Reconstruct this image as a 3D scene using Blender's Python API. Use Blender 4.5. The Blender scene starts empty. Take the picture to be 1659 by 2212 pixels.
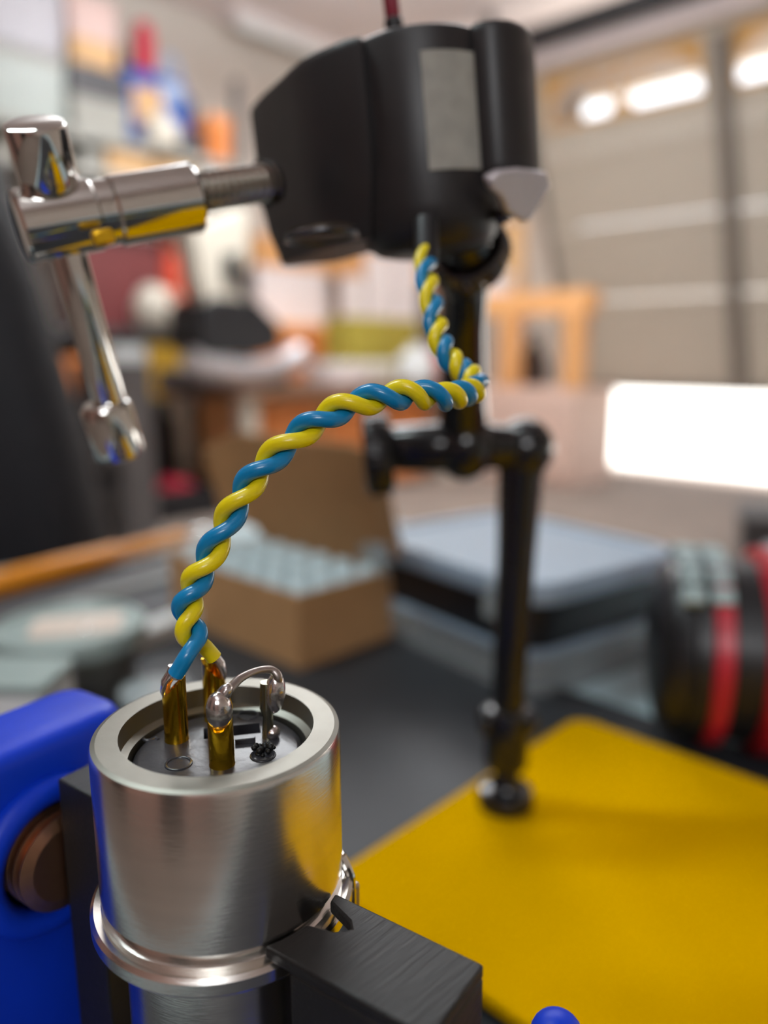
import bpy, bmesh, math, random
from mathutils import Vector, Matrix
random.seed(7)
S = bpy.context.scene
COL = S.collection
PI = math.pi
V = Vector

# ---------------------------------------------------------------- camera
CZ = .859
YAW, PITCH = math.radians(43.6), math.radians(11.5)
cam_d = bpy.data.cameras.new('camera'); cam = bpy.data.objects.new('camera', cam_d); COL.objects.link(cam)
cam.location = (0, 0, CZ); cam.rotation_euler = (PI / 2 - PITCH, 0, YAW)
FPX = 1661.
cam_d.sensor_width = 36; cam_d.lens = 36 * FPX / 2212
cam_d.clip_start = .005; cam_d.clip_end = 100
cam_d.dof.use_dof = True; cam_d.dof.focus_distance = .084; cam_d.dof.aperture_fstop = 27.03 / 2.9
cam_d.dof.aperture_blades = 0
S.camera = cam
# ---------------------------------------------------------------- sky, lights, exposure
S.view_settings.view_transform = 'Standard'; S.view_settings.look = 'None'
S.view_settings.gamma = 1; S.view_settings.use_curve_mapping = False
S.view_settings.exposure = 0.0
W = bpy.data.worlds.new('sky'); S.world = W; W.use_nodes = True
bg = W.node_tree.nodes['Background']; bg.inputs[0].default_value = (.93, .96, 1, 1); bg.inputs[1].default_value = 2.6

def area(name, loc, size, power, color, rot=(0, 0, 0)):
    d = bpy.data.lights.new(name, 'AREA'); d.shape = 'RECTANGLE'; d.size, d.size_y = size
    d.energy = power; d.color = color
    o = bpy.data.objects.new(name, d); COL.objects.link(o); o.location = loc; o.rotation_euler = rot
    return o
# cool LED shop light hung over the bench (just out of frame, up and to the left)
area('bench_light', (-.68, -.17, 1.95), (.50, .06), 8, (.84, .98, 1.0), (math.radians(-4), math.radians(-22), math.radians(43.6)))
# unseen fill lights added at ceiling height, each pair facing down and up
for nm, loc, sz, pw in (('ceiling_fill_door', (-1.9, 3.0, 2.75), (1.5, .2), 16), ('ceiling_fill_back', (.9, -1.3, 2.75), (1.5, .2), 4), ('ceiling_fill_shelves', (-2.9, 2.4, 2.75), (.2, 1.5), 24)):
    area(nm + '_down', loc, sz, pw, (.86, .96, 1)); area(nm + '_up', (loc[0], loc[1], loc[2] + .02), sz, pw * 4.4, (.86, .96, 1), (PI, 0, 0))
# unseen fill light added behind the camera to brighten surfaces facing it
d_ = V((-.06, .05, .80)) - V((1.55, -1.75, 1.95)); area('rear_fill', (1.55, -1.75, 1.95), (.9, .35), 23, (.95, .97, 1), d_.to_track_quat('-Z', 'Y').to_euler())
# the sun outside, on the driveway in front of the half-open door
sd_ = bpy.data.lights.new('sun', 'SUN'); sd_.energy = 14; sd_.angle = math.radians(.6); sd_.color = (1, .97, .94)
so = bpy.data.objects.new('sun', sd_); COL.objects.link(so); so.location = (0, 12, 9); so.rotation_euler = (math.radians(-27), 0, math.radians(12))

# ---------------------------------------------------------------- helpers
FH = V((-math.sin(YAW), math.cos(YAW), 0)); RH = V((math.cos(YAW), math.sin(YAW), 0)); UP = V((0, 0, 1))

def ray(px, py):
    x = (px - 829.5) / FPX; y = -(py - 1106) / FPX
    return RH * x + FH * (math.cos(PITCH) + y * math.sin(PITCH)) + UP * (y * math.cos(PITCH) - math.sin(PITCH))
def P(px, py, l): return V((0, 0, CZ)) + ray(px, py) * l
def onz(px, py, z): return P(px, py, (z - CZ) / ray(px, py).z)
def onX(px, py, X): return P(px, py, X / ray(px, py).x)
def onY(px, py, Y): return P(px, py, Y / ray(px, py).y)
def pxr(n, l): return n / FPX * l          # a pixel length at a distance, in metres

def lin(c): c = c / 255; return c / 12.92 if c <= .04045 else ((c + .055) / 1.055) ** 2.4
def rgb(t): return (lin(t[0]), lin(t[1]), lin(t[2]), 1)
MATS = {}

def mat(name, c, rough=.5, metal=0., var=.06, scale=40., bump=0., bscale=400., trans=0., coat=0., stretch=None, spec=.5, ior=1.45, emit=0.):
    if name in MATS: return MATS[name]
    m = bpy.data.materials.new(name); m.use_nodes = True; MATS[name] = m
    nt = m.node_tree; b = nt.nodes['Principled BSDF']; L = nt.links
    tc = nt.nodes.new('ShaderNodeTexCoord'); mp = nt.nodes.new('ShaderNodeMapping')
    if stretch: mp.inputs['Scale'].default_value = stretch
    L.new(tc.outputs['Object'], mp.inputs[0])
    n = nt.nodes.new('ShaderNodeTexNoise'); n.inputs['Scale'].default_value = scale; n.inputs['Detail'].default_value = 4
    L.new(mp.outputs[0], n.inputs['Vector'])
    mx = nt.nodes.new('ShaderNodeMix'); mx.data_type = 'RGBA'
    a = rgb(c)
    mx.inputs[6].default_value = tuple(v * (1 - var * 2) for v in a[:3]) + (1,)
    mx.inputs[7].default_value = tuple(min(1, v * (1 + var * 2)) for v in a[:3]) + (1,)
    L.new(n.outputs['Fac'], mx.inputs[0]); L.new(mx.outputs[2], b.inputs['Base Color'])
    b.inputs['Roughness'].default_value = rough; b.inputs['Metallic'].default_value = metal
    b.inputs['Transmission Weight'].default_value = trans; b.inputs['IOR'].default_value = ior
    b.inputs['Coat Weight'].default_value = coat; b.inputs['Coat Roughness'].default_value = .08
    b.inputs['Specular IOR Level'].default_value = spec
    if bump:
        n2 = nt.nodes.new('ShaderNodeTexNoise'); n2.inputs['Scale'].default_value = bscale; n2.inputs['Detail'].default_value = 3
        L.new(mp.outputs[0], n2.inputs['Vector'])
        bp = nt.nodes.new('ShaderNodeBump'); bp.inputs['Strength'].default_value = bump; bp.inputs['Distance'].default_value = .2 / bscale
        L.new(n2.outputs['Fac'], bp.inputs['Height']); L.new(bp.outputs[0], b.inputs['Normal'])
    return m

OFF = {}

def obj(name, bm, m, parent=None, smooth=35, bevel=0., seg=2, origin=None, label=None):
    me = bpy.data.meshes.new(name)
    bmesh.ops.recalc_face_normals(bm, faces=bm.faces)
    bm.to_mesh(me); bm.free()
    co = [v.co for v in me.vertices]
    if parent is not None: off = OFF[parent.name]
    elif origin is not None: off = V(origin)
    else:
        off = V(((min(c.x for c in co) + max(c.x for c in co)) / 2, (min(c.y for c in co) + max(c.y for c in co)) / 2, min(c.z for c in co)))
    me.transform(Matrix.Translation(-off))
    o = bpy.data.objects.new(name, me); COL.objects.link(o)
    OFF[o.name] = off
    if parent is not None: o.parent = parent
    else: o.location = off
    me.materials.append(m)
    if bevel:
        md = o.modifiers.new('bevel', 'BEVEL'); md.width = bevel; md.segments = seg; md.limit_method = 'ANGLE'; md.angle_limit = math.radians(40)
        md.harden_normals = False
    if smooth:
        for p in me.polygons: p.use_smooth = True
        try: me.set_sharp_from_angle(angle=math.radians(smooth))
        except Exception: pass
    if label: o['label'] = label
    return o

def thing(name, label, cat, loc, group=None):
    o = bpy.data.objects.new(name, None); COL.objects.link(o); o.location = loc; o.empty_display_size = .02
    OFF[o.name] = V(loc); return tag(o, label, cat, group)
def tag(o, label, cat, group=None):
    o['label'] = label; o['category'] = cat
    if group: o['group'] = group
    return o
def struct(name, bm, m, parent=None, **k):
    o = obj(name, bm, m, parent, **k)
    if parent is None: o['kind'] = 'structure'
    return o
def cut(o, cutter):
    md = o.modifiers.new('cut', 'BOOLEAN'); md.operation = 'DIFFERENCE'; md.object = cutter; md.solver = 'EXACT'
    bpy.context.view_layer.update()
    dg = bpy.context.evaluated_depsgraph_get()
    me = bpy.data.meshes.new_from_object(o.evaluated_get(dg))
    o.modifiers.clear(); old = o.data; o.data = me; bpy.data.meshes.remove(old)
    cm = cutter.data; bpy.data.objects.remove(cutter); bpy.data.meshes.remove(cm)
    for p in me.polygons: p.use_smooth = True
    me.set_sharp_from_angle(angle=math.radians(35))

NB = bmesh.new
def frame(z, x=None):
    z = V(z).normalized(); x = V(x) if x is not None else (V((1, 0, 0)) if abs(z.x) < .8 else V((0, 1, 0)))
    y = z.cross(x).normalized(); x = y.cross(z).normalized()
    return x, y, z
def box(bm, c, s, ax=None):
    """box centred at c, full sizes s, along axes ax"""
    X, Y, Z = ax or (V((1, 0, 0)), V((0, 1, 0)), V((0, 0, 1)))
    c = V(c); vs = []
    for k in (-.5, .5):
        for i, j in ((-.5, -.5), (.5, -.5), (.5, .5), (-.5, .5)):
            vs.append(bm.verts.new(c + X * (i * s[0]) + Y * (j * s[1]) + Z * (k * s[2])))
    for f in ((3, 2, 1, 0), (4, 5, 6, 7), (0, 1, 5, 4), (1, 2, 6, 5), (2, 3, 7, 6), (3, 0, 4, 7)): bm.faces.new([vs[i] for i in f])
    return bm
def bx(a, b): # axis aligned box from corner to corner
    bm = NB(); a, b = V(a), V(b); return box(bm, (a + b) / 2, [abs(b[i] - a[i]) for i in range(3)])
def loft(bm, loops, close=True, caps=True):
    rows = [[bm.verts.new(p) for p in lp] for lp in loops]; n = len(rows[0])
    for a, b in zip(rows, rows[1:]):
        for i in range(n if close else n - 1):
            j = (i + 1) % n
            bm.faces.new((a[i], a[j], b[j], b[i]))
    if caps: bm.faces.new(rows[0][::-1]); bm.faces.new(rows[-1])
    return rows
def lathe(bm, o, axis, prof, n=48, caps=True, x=None):
    """prof: (radius, height along axis)"""
    X, Y, Z = frame(axis, x); o = V(o)
    loft(bm, [[o + Z * h + (X * math.cos(2 * PI * i / n) + Y * math.sin(2 * PI * i / n)) * max(r, 1e-6) for i in range(n)] for r, h in prof], True, caps)
    return bm
def cyl(bm, a, b, r, r2=None, n=32):
    a, b = V(a), V(b); L = (b - a).length
    return lathe(bm, a, b - a, [(r, 0), (r if r2 is None else r2, L)], n)
def rod(bm, a, b, r, e=.3, n=32, r2=None):
    """cylinder with rounded rims"""
    a, b = V(a), V(b); L = (b - a).length; r2 = r if r2 is None else r2; e = min(e * min(r, r2), L * .4)
    pr = [(r - e, 0), (r - e * .3, e * .3), (r, e), (r2, L - e), (r2 - e * .3, L - e * .3), (r2 - e, L)]
    return lathe(bm, a, b - a, pr, n)
def ball(bm, c, r, ax=(0, 0, 1), sq=1., n=24, m=14, cutb=-1.):
    pr = []
    for i in range(m + 1):
        t = -PI / 2 + PI * i / m
        if math.sin(t) < cutb: continue
        pr.append((r * math.cos(t), r * sq * math.sin(t)))
    return lathe(bm, c, ax, pr, n)
def tube(bm, pts, rad, n=12, caps=True):
    pts = [V(p) for p in pts]; rad = rad if isinstance(rad, (list, tuple)) else [rad] * len(pts)
    T = [(pts[min(i + 1, len(pts) - 1)] - pts[max(i - 1, 0)]).normalized() for i in range(len(pts))]
    X, Y, _ = frame(T[0]); loops = []
    for p, t, r in zip(pts, T, rad):
        X = (X - t * X.dot(t)).normalized(); Y = t.cross(X)
        loops.append([p + (X * math.cos(2 * PI * i / n) + Y * math.sin(2 * PI * i / n)) * r for i in range(n)])
    loft(bm, loops, True, caps); return bm
def spline(pts, k=8):
    pts = [V(p) for p in pts]; out = []
    for i in range(len(pts) - 1):
        p0, p1, p2, p3 = pts[max(i - 1, 0)], pts[i], pts[i + 1], pts[min(i + 2, len(pts) - 1)]
        for j in range(k):
            t = j / k
            out.append(.5 * ((2 * p1) + (p2 - p0) * t + (2 * p0 - 5 * p1 + 4 * p2 - p3) * t * t + (3 * p1 - p0 - 3 * p2 + p3) * t ** 3))
    out.append(pts[-1]); return out
def prism(bm, out, o, ax, h0, h1):
    X, Y, Z = ax; o = V(o)
    loft(bm, [[o + X * u + Y * v + Z * h for u, v in out] for h in (h0, h1)]); return bm
def rrect(w, d, r, n=5):
    out = []
    for cx, cy, a in ((w / 2 - r, d / 2 - r, 0), (-w / 2 + r, d / 2 - r, 90), (-w / 2 + r, -d / 2 + r, 180), (w / 2 - r, -d / 2 + r, 270)):
        for i in range(n + 1):
            t = math.radians(a + 90 * i / n); out.append((cx + r * math.cos(t), cy + r * math.sin(t)))
    return out
def smoothstep(a, b, x): t = max(0, min(1, (x - a) / (b - a))); return t * t * (3 - 2 * t)
ROOM = (V((1, 0, 0)), V((0, 1, 0)), V((0, 0, 1)))
def rot(a): a = math.radians(a); return (V((math.cos(a), math.sin(a), 0)), V((-math.sin(a), math.cos(a), 0)), V((0, 0, 1)))

# ---------------------------------------------------------------- materials
alu = mat('brushed_aluminium', (226, 222, 216), .21, 1, .05, 60, .05, 500, stretch=(1, 1, 12))
alu_face = mat('turned_aluminium_face', (144, 141, 133), .48, 1, .06, 300, .12, 2500)
chrome = mat('chrome', (214, 212, 208), .07, 1, .02, 30)
gold = mat('gold_plating', (226, 178, 40), .16, 1, .10, 200, .1, 700)
tin = mat('solder', (208, 200, 198), .2, .95, .08, 500, .5, 1300)
wire_tin = mat('tinned_wire', (178, 168, 164), .38, 1, .06, 400)
silver_pin = mat('silver_pin', (176, 172, 150), .25, 1, .12, 300)
insert_black = mat('insert_black_plastic', (52, 52, 57), .28, 0, .15, 300, .15, 900)
hole_black = mat('dark_recess', (10, 10, 11), .5)
wblue = mat('blue_insulation', (0, 122, 176), .3, 0, .05, 200, coat=.25)
wyel = mat('yellow_insulation', (226, 204, 12), .32, 0, .05, 200, coat=.2)
black_cast = mat('black_satin_casting', (34, 32, 33), .42, 0, .08, 300, .12, 2500)
black_gloss = mat('black_gloss_enamel', (20, 20, 22), .2, 0, .08, 200, coat=.3)
black_print = mat('black_printed_plastic', (24, 23, 23), .5, 0, .15, 300, 1., 2200, stretch=(1, .08, 1))
black_mat_m = mat('charcoal_mat_rubber', (43, 45, 49), .55, 0, .10, 60, .1, 800)
vblue = mat('blue_vise_paint', (8, 54, 190), .42, 0, .07, 120, .06, 500, spec=.3)
copper = mat('copper_thread', (196, 150, 116), .35, 1, .1, 300)
yellow = mat('yellow_plate_paint', (200, 152, 0), .65, 0, .04, 40, .05, 500, spec=.0)
patch_m = mat('grey_tape_patch', (152, 150, 142), .8, 0, .14, 350, .2, 1500)
benchw = mat('pale_bench_laminate', (172, 196, 202), .35, 0, .03, 10)
card = mat('brown_cardboard', (166, 126, 84), .85, 0, .08, 60, .1, 400)
clear = mat('clear_plastic', (235, 244, 246), .12, 0, .01, 10, trans=.75)
frost = mat('frosted_lid_plastic', (150, 168, 186), .4, 0, .03, 20, trans=.2)
vial_m = mat('hazy_vial_plastic', (214, 232, 236), .12, 0, .03, 60, trans=.3)
black_pl = mat('black_plastic', (24, 24, 27), .4, 0, .1, 100)
grey_rib = mat('grey_rubber', (150, 165, 165), .5, 0, .06, 80)
red_pl = mat('red_plastic', (170, 28, 46), .35, 0, .08, 80)
orange_wood = mat('orange_lacquered_wood', (216, 136, 30), .4, 0, .12, 60, stretch=(1, 6, 6))
tin_lid = mat('pale_tin_lid', (146, 160, 156), .4, .25, .05, 30)
tin_side = mat('grey_tin', (120, 118, 112), .4, .7, .08, 40)
white_pl = mat('white_plastic', (222, 224, 222), .4, 0, .03, 20)
cream = mat('cream_enamel', (214, 206, 190), .4, 0, .05, 15)
pine = mat('pine_wood', (232, 172, 112), .6, 0, .12, 6, stretch=(1, 8, 8))
wall_m = mat('wall_paint', (206, 196, 186), .85, 0, .03, 3, .05, 60)
ceil_m = mat('ceiling_paint', (228, 216, 214), .9, 0, .02, 3)
floor_m = mat('concrete_floor', (132, 119, 110), .85, 0, .10, 4, .05, 60, spec=.2)
drive_m = mat('driveway_concrete', (215, 212, 206), .8, 0, .05, 4)
door_m = mat('door_panel_paint', (190, 181, 166), .6, 0, .03, 8)
door_rail_m = mat('door_rail_paint', (206, 198, 184), .6, 0, .03, 8)
door_strut = mat('grey_door_strut', (126, 118, 110), .5, 0, .05, 10)
ochre = mat('ochre_window_frame', (206, 160, 92), .6, 0, .10, 12)
white_paint = mat('white_trim_paint', (236, 224, 222), .6, 0, .02, 10)
rail_black = mat('black_rail', (26, 26, 28), .5, 0, .05, 10)
glass = mat('window_glass', (250, 252, 255), .0, 0, .0, 10, trans=1., ior=1.02)
slate = mat('slate_grey_shelf', (86, 84, 84), .6, 0, .08, 10)
greyw = mat('pale_grey_shelf', (152, 150, 142), .6, 0, .06, 10)
maroon = mat('maroon_plastic', (122, 60, 60), .5, 0, .08, 10)
orange_red = mat('orange_red_plastic', (206, 62, 20), .45, 0, .1, 15)
blue_cloth = mat('blue_canvas', (44, 84, 160), .8, 0, .12, 30)
orange_card = mat('orange_box_card', (214, 128, 66), .7, 0, .08, 15)
tan_card = mat('tan_box_card', (206, 166, 120), .7, 0, .08, 15)
yel_box = mat('mustard_box', (204, 160, 52), .6, 0, .08, 15)
olive = mat('olive_green_fabric', (166, 150, 58), .8, 0, .12, 20)
grey_bin = mat('grey_clear_bin', (160, 157, 162), .35, 0, .05, 10)
green_bin = mat('pale_green_bin', (160, 166, 160), .35, 0, .05, 10)
dkbrown = mat('dark_brown_leather', (66, 52, 46), .6, 0, .1, 20)
chair_m = mat('black_upholstery', (26, 26, 31), .75, 0, .15, 30)
grey_dk = mat('dark_grey_plastic', (70, 68, 70), .6, 0, .08, 20)
pinkred = mat('red_case_plastic', (188, 44, 66), .5, 0, .08, 15)
beige_wall = mat('pinkish_paint', (168, 132, 120), .8, 0, .05, 5)

# ================================================================ THE GARAGE
XL, XR, YB, YD, ZC = -4.95, 2.6, -2.2, 5.75, 3.15
struct('floor', bx((XL, YB, -.1), (XR, YD, 0)), floor_m, smooth=0)
struct('ceiling', bx((XL - .1, YB - .1, ZC), (XR + .1, YD + .1, ZC + .1)), ceil_m, smooth=0)
struct('wall_left', bx((XL - .1, YB, -.1), (XL, YD, ZC)), wall_m, smooth=0)
struct('wall_right', bx((XR, YB, -.1), (XR + .1, YD, ZC)), wall_m, smooth=0)
struct('wall_back', bx((XL - .1, YB - .1, -.1), (XR + .1, YB, ZC)), beige_wall, smooth=0)
bm = bx((XL, YD, -.1), (-3.42, YD + .12, ZC))
for a, b in (((-3.42, YD, 2.79), (2.2, YD + .12, ZC)), ((2.2, YD, -.1), (XR, YD + .12, ZC))):
    box(bm, (V(a) + V(b)) / 2, V(b) - V(a))
struct('wall_front', bm, wall_m, smooth=0)
bm = NB(); box(bm, (-.9, 12.9, -.12), (60, 14.2, .1))
o = struct('driveway', bm, drive_m, smooth=0)
# unseen dark panels added behind the camera to put stripes in the chrome
t = struct('reflection_panel_1', bx((-2.1, YB, 0), (-1.2, YB + .04, 2.05)), mat('dark_reflection_panel', (60, 46, 40), .6))
t3_ = struct('reflection_panel_2', bx((.2, YB, 0), (1.0, YB + .04, 2.05)), mat('dark_reflection_panel', (60, 46, 40), .6))
struct('panel_knob', rod(NB(), (-1.3, YB + .04, 1.0), (-1.3, YB + .1, 1.0), .025), chrome, t)

# ---- half-open door: four tilted sections, struts and fan-light windows
A22 = math.radians(22)
DX, DS, DN = V((1, 0, 0)), V((0, -math.sin(A22), math.cos(A22))), V((0, -math.cos(A22), -math.sin(A22)))
D0 = V((0, YD, .62))
def dpt(x, v, n=0): return D0 + DX * x + DS * v + DN * n
DX0, DX1 = -3.32, 2.05
door = bpy.data.objects.new('door_1', None); COL.objects.link(door); door.location = dpt(-.6, 0); OFF['door_1'] = dpt(-.6, 0); door['kind'] = 'structure'
mods = []   # window modules: left x, right x
x = -3.17
while x < 1.9: mods.append((x, x + 1.08)); x += 1.26
VS = [0, .71, 1.25, 1.77]
for k in range(3):
    bm = NB(); v0, v1 = VS[k], VS[k + 1]
    box(bm, dpt((DX0 + DX1) / 2, (v0 + v1) / 2), (DX1 - DX0, v1 - v0 - .012, .04), (DX, DS, DN))
    p = obj('door_section', bm, door_m, door, smooth=0, bevel=.006)
    bm = NB()
    box(bm, dpt((DX0 + DX1) / 2, v1 - .03, .026), (DX1 - DX0, .045, .014), (DX, DS, DN))
    obj('section_rail', bm, door_rail_m, p, smooth=0, bevel=.004)
# top section with openings
bm = NB(); V0, V1, VW0, VW1 = 1.77, 2.32, 1.925, 2.255
box(bm, dpt((DX0 + DX1) / 2, (V0 + VW0) / 2), (DX1 - DX0, VW0 - V0, .04), (DX, DS, DN))
box(bm, dpt((DX0 + DX1) / 2, (V1 + VW1) / 2), (DX1 - DX0, V1 - VW1, .04), (DX, DS, DN))
xs = [DX0] + [q for m_ in mods for q in m_] + [DX1]
for a, b in zip(xs[::2], xs[1::2]):
    if b - a > .01: box(bm, dpt((a + b) / 2, (VW0 + VW1) / 2), (b - a, VW1 - VW0, .04), (DX, DS, DN))
top_sec = obj('window_section', bm, door_m, door, smooth=0)
bm = NB(); box(bm, dpt((DX0 + DX1) / 2, 1.79, .026), (DX1 - DX0, .04, .014), (DX, DS, DN)); obj('section_rail', bm, door_rail_m, top_sec, smooth=0)
for i, (a, b) in enumerate(mods):
    w = b - a; cx = (a + b) / 2; h = VW1 - VW0
    # ochre fan-light frame: a board with an arched opening, a hub and spokes
    bm = NB(); N = 20; arch = [(cx - w * .485 * math.cos(PI * q / N), VW0 + .022 + (h * .86) * max(0, math.sin(PI * q / N)) ** .5) for q in range(N + 1)]
    for n0 in (.0,):
        outer = []
        for (u, v) in arch:
            q = (u - cx) / (w / 2); outer.append((cx + q / max(abs(q), .6) * w / 2 if abs(q) > .6 else u, VW1))
        for j in range(N):
            if 0 < j < N:
                pass
            q4 = [arch[j], arch[j + 1], (arch[j + 1][0], VW1), (arch[j][0], VW1)]
            prism(bm, [(u, v) for u, v in q4], D0, (DX, DS, DN), -.014, .014)
        for u0, u1 in ((a, arch[0][0]), (arch[-1][0], b)):
            prism(bm, [(u0, VW0), (u1, VW0), (u1, VW1), (u0, VW1)], D0, (DX, DS, DN), -.014, .014)
        prism(bm, [(a, VW0), (b, VW0), (b, VW0 + .03), (a, VW0 + .03)], D0, (DX, DS, DN), -.015, .015)
        hub = [(cx + .085 * math.cos(PI * q / 10), VW0 + .022 + .065 * math.sin(PI * q / 10)) for q in range(11)]
        prism(bm, hub, D0, (DX, DS, DN), -.016, .016)
    win = obj('window_frame', bm, ochre, door, smooth=0)
    for ang in (62, 90, 118):
        t_ = math.radians(ang); bm = NB(); d = DX * math.cos(t_) * 1.5 + DS * math.sin(t_); L = d.length; d = d.normalized()
        s0 = dpt(cx, VW0 + .03); box(bm, s0 + d * .18, (.24, .02, .024), (d, DN.cross(d), DN)); obj('spoke', bm, ochre, win, smooth=0)
    bm = NB(); box(bm, dpt(cx, (VW0 + VW1) / 2), (w - .01, h - .01, .004), (DX, DS, DN)); obj('window_pane', bm, glass, win, smooth=0)
for xc in [(mods[i][1] + mods[i + 1][0]) / 2 + .03 for i in range(len(mods) - 1)]:
    bm = NB(); box(bm, dpt(xc, 1.14, .05), (.1, 2.2, .05), (DX, DS, DN)); obj('strut', bm, door_strut, door, smooth=0, bevel=.006)
bm = NB(); box(bm, dpt(DX0 + .03, 1.15, .035), (.05, 2.26, .03), (DX, DS, DN)); obj('edge_strip', bm, door_strut, door, smooth=0)
bm = NB(); box(bm, dpt((DX0 + DX1) / 2, .012, .03), (DX1 - DX0, .05, .03), (DX, DS, DN)); obj('bottom_seal', bm, door_strut, door, smooth=0)
struct('trim_1', bx((DX0 - .3, 4.80, 2.76), (XR, 4.85, 2.87)), white_paint, smooth=0)
struct('trim_2', bx((-3.42, 5.72, 0), (-3.33, 5.75, 2.79)), mat('jamb_paint', (150, 140, 128), .6), smooth=0)
bm = bx((-3.75, 4.70, 2.85), (XR, 4.76, 2.975))
for xx in (-3.5, -1.5, .5): box(bm, (xx, 4.73, 3.06), (.06, .05, .18))
tag(obj('door_rail', bm, rail_black), 'long black rail hung under the ceiling above the half-open garage door', 'rail')
# white batten on the ceiling
t = thing('ceiling_batten', 'white strip light batten on the ceiling above the left wall', 'light', (-4.72, 4.2, ZC))
obj('housing', bx((-4.79, 3.45, ZC - .05), (-4.65, 4.95, ZC)), white_paint, t, smooth=0)
obj('diffuser', rod(NB(), (-4.72, 3.5, ZC - .07), (-4.72, 4.9, ZC - .07), .035, n=16), white_pl, t)

# ---- shelving along the left wall
XF = -4.3; XBK = XF - .55
def face(px0, py0, px1, py1, X=XF):
    a = onX(px0, py1, X); b = onX(px1, py0, X); return a.y, b.y, a.z, b.z
zA = onX(300, 310, XF).z; zB = onX(280, 372, XF).z - .02; zC = onX(340, 712, XF).z; zD = onX(330, 862, XF).z; zE = .12
shelf = thing('shelving_unit', 'long slate grey shelving unit along the left garage wall', 'shelf', (XF - .25, 2.2, 0))
y0s, y1s = .85, 3.2
for z, m_ in ((zA, greyw), (zB, greyw), (zC, slate), (zD, slate), (zE, slate)):
    obj('shelf_board', bx((XBK, y0s, z - .045), (XF + .03, y1s, z)), m_, shelf, smooth=0)
for yy in (y0s + .03, y1s - .03):
    for xx in (XBK + .03, XF):
        obj('post', bx((xx - .02, yy - .02, 0), (xx + .02, yy + .02, 2.55)), slate, shelf, smooth=0)

zA += .002; zB += .002; zC += .002; zD += .002; zE += .002
obj('back_panel', bx((XBK - .012, y0s, .1), (XBK, y1s, zC - .05)), mat('dark_back_panel', (84, 74, 68), .7), shelf, smooth=0)
def crate(name, label, cat, f, z, m_, depth=.3, lid=None, lidh=.03, r=.01, X=XF, band=None, group=None):
    """a box with a rim or a lid, standing on a shelf: f = pixel face"""
    y0, y1, _, z1 = face(*f, X=X); w = y1 - y0; z1 = min(z1, zA - .06) if z < zA - .01 else z1; h = max(.03, z1 - z)
    c = V((X - depth / 2, (y0 + y1) / 2, z))
    t = thing(name, label, cat, c, group)
    bm = NB(); loft(bm, [[c + V((u, v, q)) for u, v in rrect(depth * s, w * s, min(r * 2, w * .2))] for s, q in ((.94, 0), (1, h - lidh))])
    obj('body', bm, m_, t)
    if lid:
        bm = NB(); loft(bm, [[c + V((u, v, q)) for u, v in rrect(depth * s, w * s, min(r * 2, w * .2))] for s, q in ((1.02, h - lidh), (1.02, h - lidh * .3), (.97, h))])
        obj('lid', bm, lid, t)
    if band:
        bm = NB(); box(bm, c + V((depth / 2, 0, h * .35)), (.006, w * .92, h * .3)); obj('front_label', bm, band, t, smooth=0, bevel=.001)
    return t
# top shelf
zb = face(0, 130, 145, 243)[3]
crate('storage_bin', 'pale green-grey storage bin, lower of the two at top left', 'bin', (-40, 128, 140, 250), zA, green_bin, .4, greyw, .05)
y0, y1, _, _ = face(-40, 130, 140, 243)
crate('storage_bin', 'pale lilac-grey storage bin on top of the green-grey one', 'bin', (-40, -40, 136, 122), zb + .012, grey_bin, .36, greyw, .05)
crate('file_box', 'white box with a dark grey band on the top shelf under the peach carton', 'box', (157, 163, 276, 275), zA, greyw, .36, grey_dk, .16)
zt = face(150, 165, 282, 275)[3]
crate('peach_carton', 'peach coloured carton on top of the white box on the top shelf', 'box', (158, 8, 250, 160), zt + .006, tan_card, .3, mat('peach_lid', (206, 178, 170), .6), .22)
# dark handle of a bag: arched strap
y0, y1, z0, z1 = face(285, 20, 330, 160)
t = thing('leather_bag', 'dark brown leather bag with an arched strap beside the peach carton', 'bag', (XF - .48, (y0 + y1) / 2, zA))
bm = NB(); loft(bm, [[V((XF - .48, (y0 + y1) / 2, zA)) + V((u, v, q)) for u, v in rrect(.11 * s, .09 * s, .03)] for s, q in ((.9, 0), (1.05, .1), (.7, .3), (.4, .36))]); obj('body', bm, dkbrown, t)
ya, za = y0 - .02, onX(262, 40, XF).z
bm = NB(); tube(bm, spline([(XF - .48, y0 + .02, zA + .34), (XF - .48, y1 + .02, zA + .5), (XF - .48, y1 + .01, zA + .68), (XF - .48, y0 - .01, z1), (XF - .48, y0 - .03, z1 - .03)]), .032, 10); obj('strap', bm, dkbrown, t)
# blue bag, red umbrella
y0, y1, z0, z1 = face(296, 148, 446, 290)
c = V((XF - .27, (y0 + y1) / 2, zA)); w = y1 - y0 - .03; h = z1 - zA
t = thing('blue_tote_bag', 'blue canvas tote bag with a tan front patch on the top shelf', 'bag', c)
bm = NB(); loft(bm, [[c + V((u, v, q)) for u, v in rrect(.26 * s, w * s, .05)] for s, q in ((.86, 0), (1.0, h * .25), (.98, h * .7), (.86, h * .9))]); b_ = obj('body', bm, blue_cloth, t)
bm = NB(); box(bm, c + V((.125, -w * .17, h * .5)), (.03, w * .42, h * .42)); obj('front_pocket', bm, tan_card, t, bevel=.01)
bm = NB(); box(bm, c + V((.125, w * .18, h * .72)), (.03, w * .3, h * .22)); obj('pale_pocket', bm, mat('pale_blue_cloth', (170, 188, 214), .7), t, bevel=.01)
bm = NB(); tube(bm, spline([c + V((.06, w * .1, h * .85)), c + V((.06, w * .22, h * 1.15)), c + V((.06, w * .36, h * 1.1)), c + V((.06, w * .4, h * .8))]), .018, 8); obj('carry_handle', bm, mat('pale_blue_cloth', (170, 188, 214), .7), t)
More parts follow.
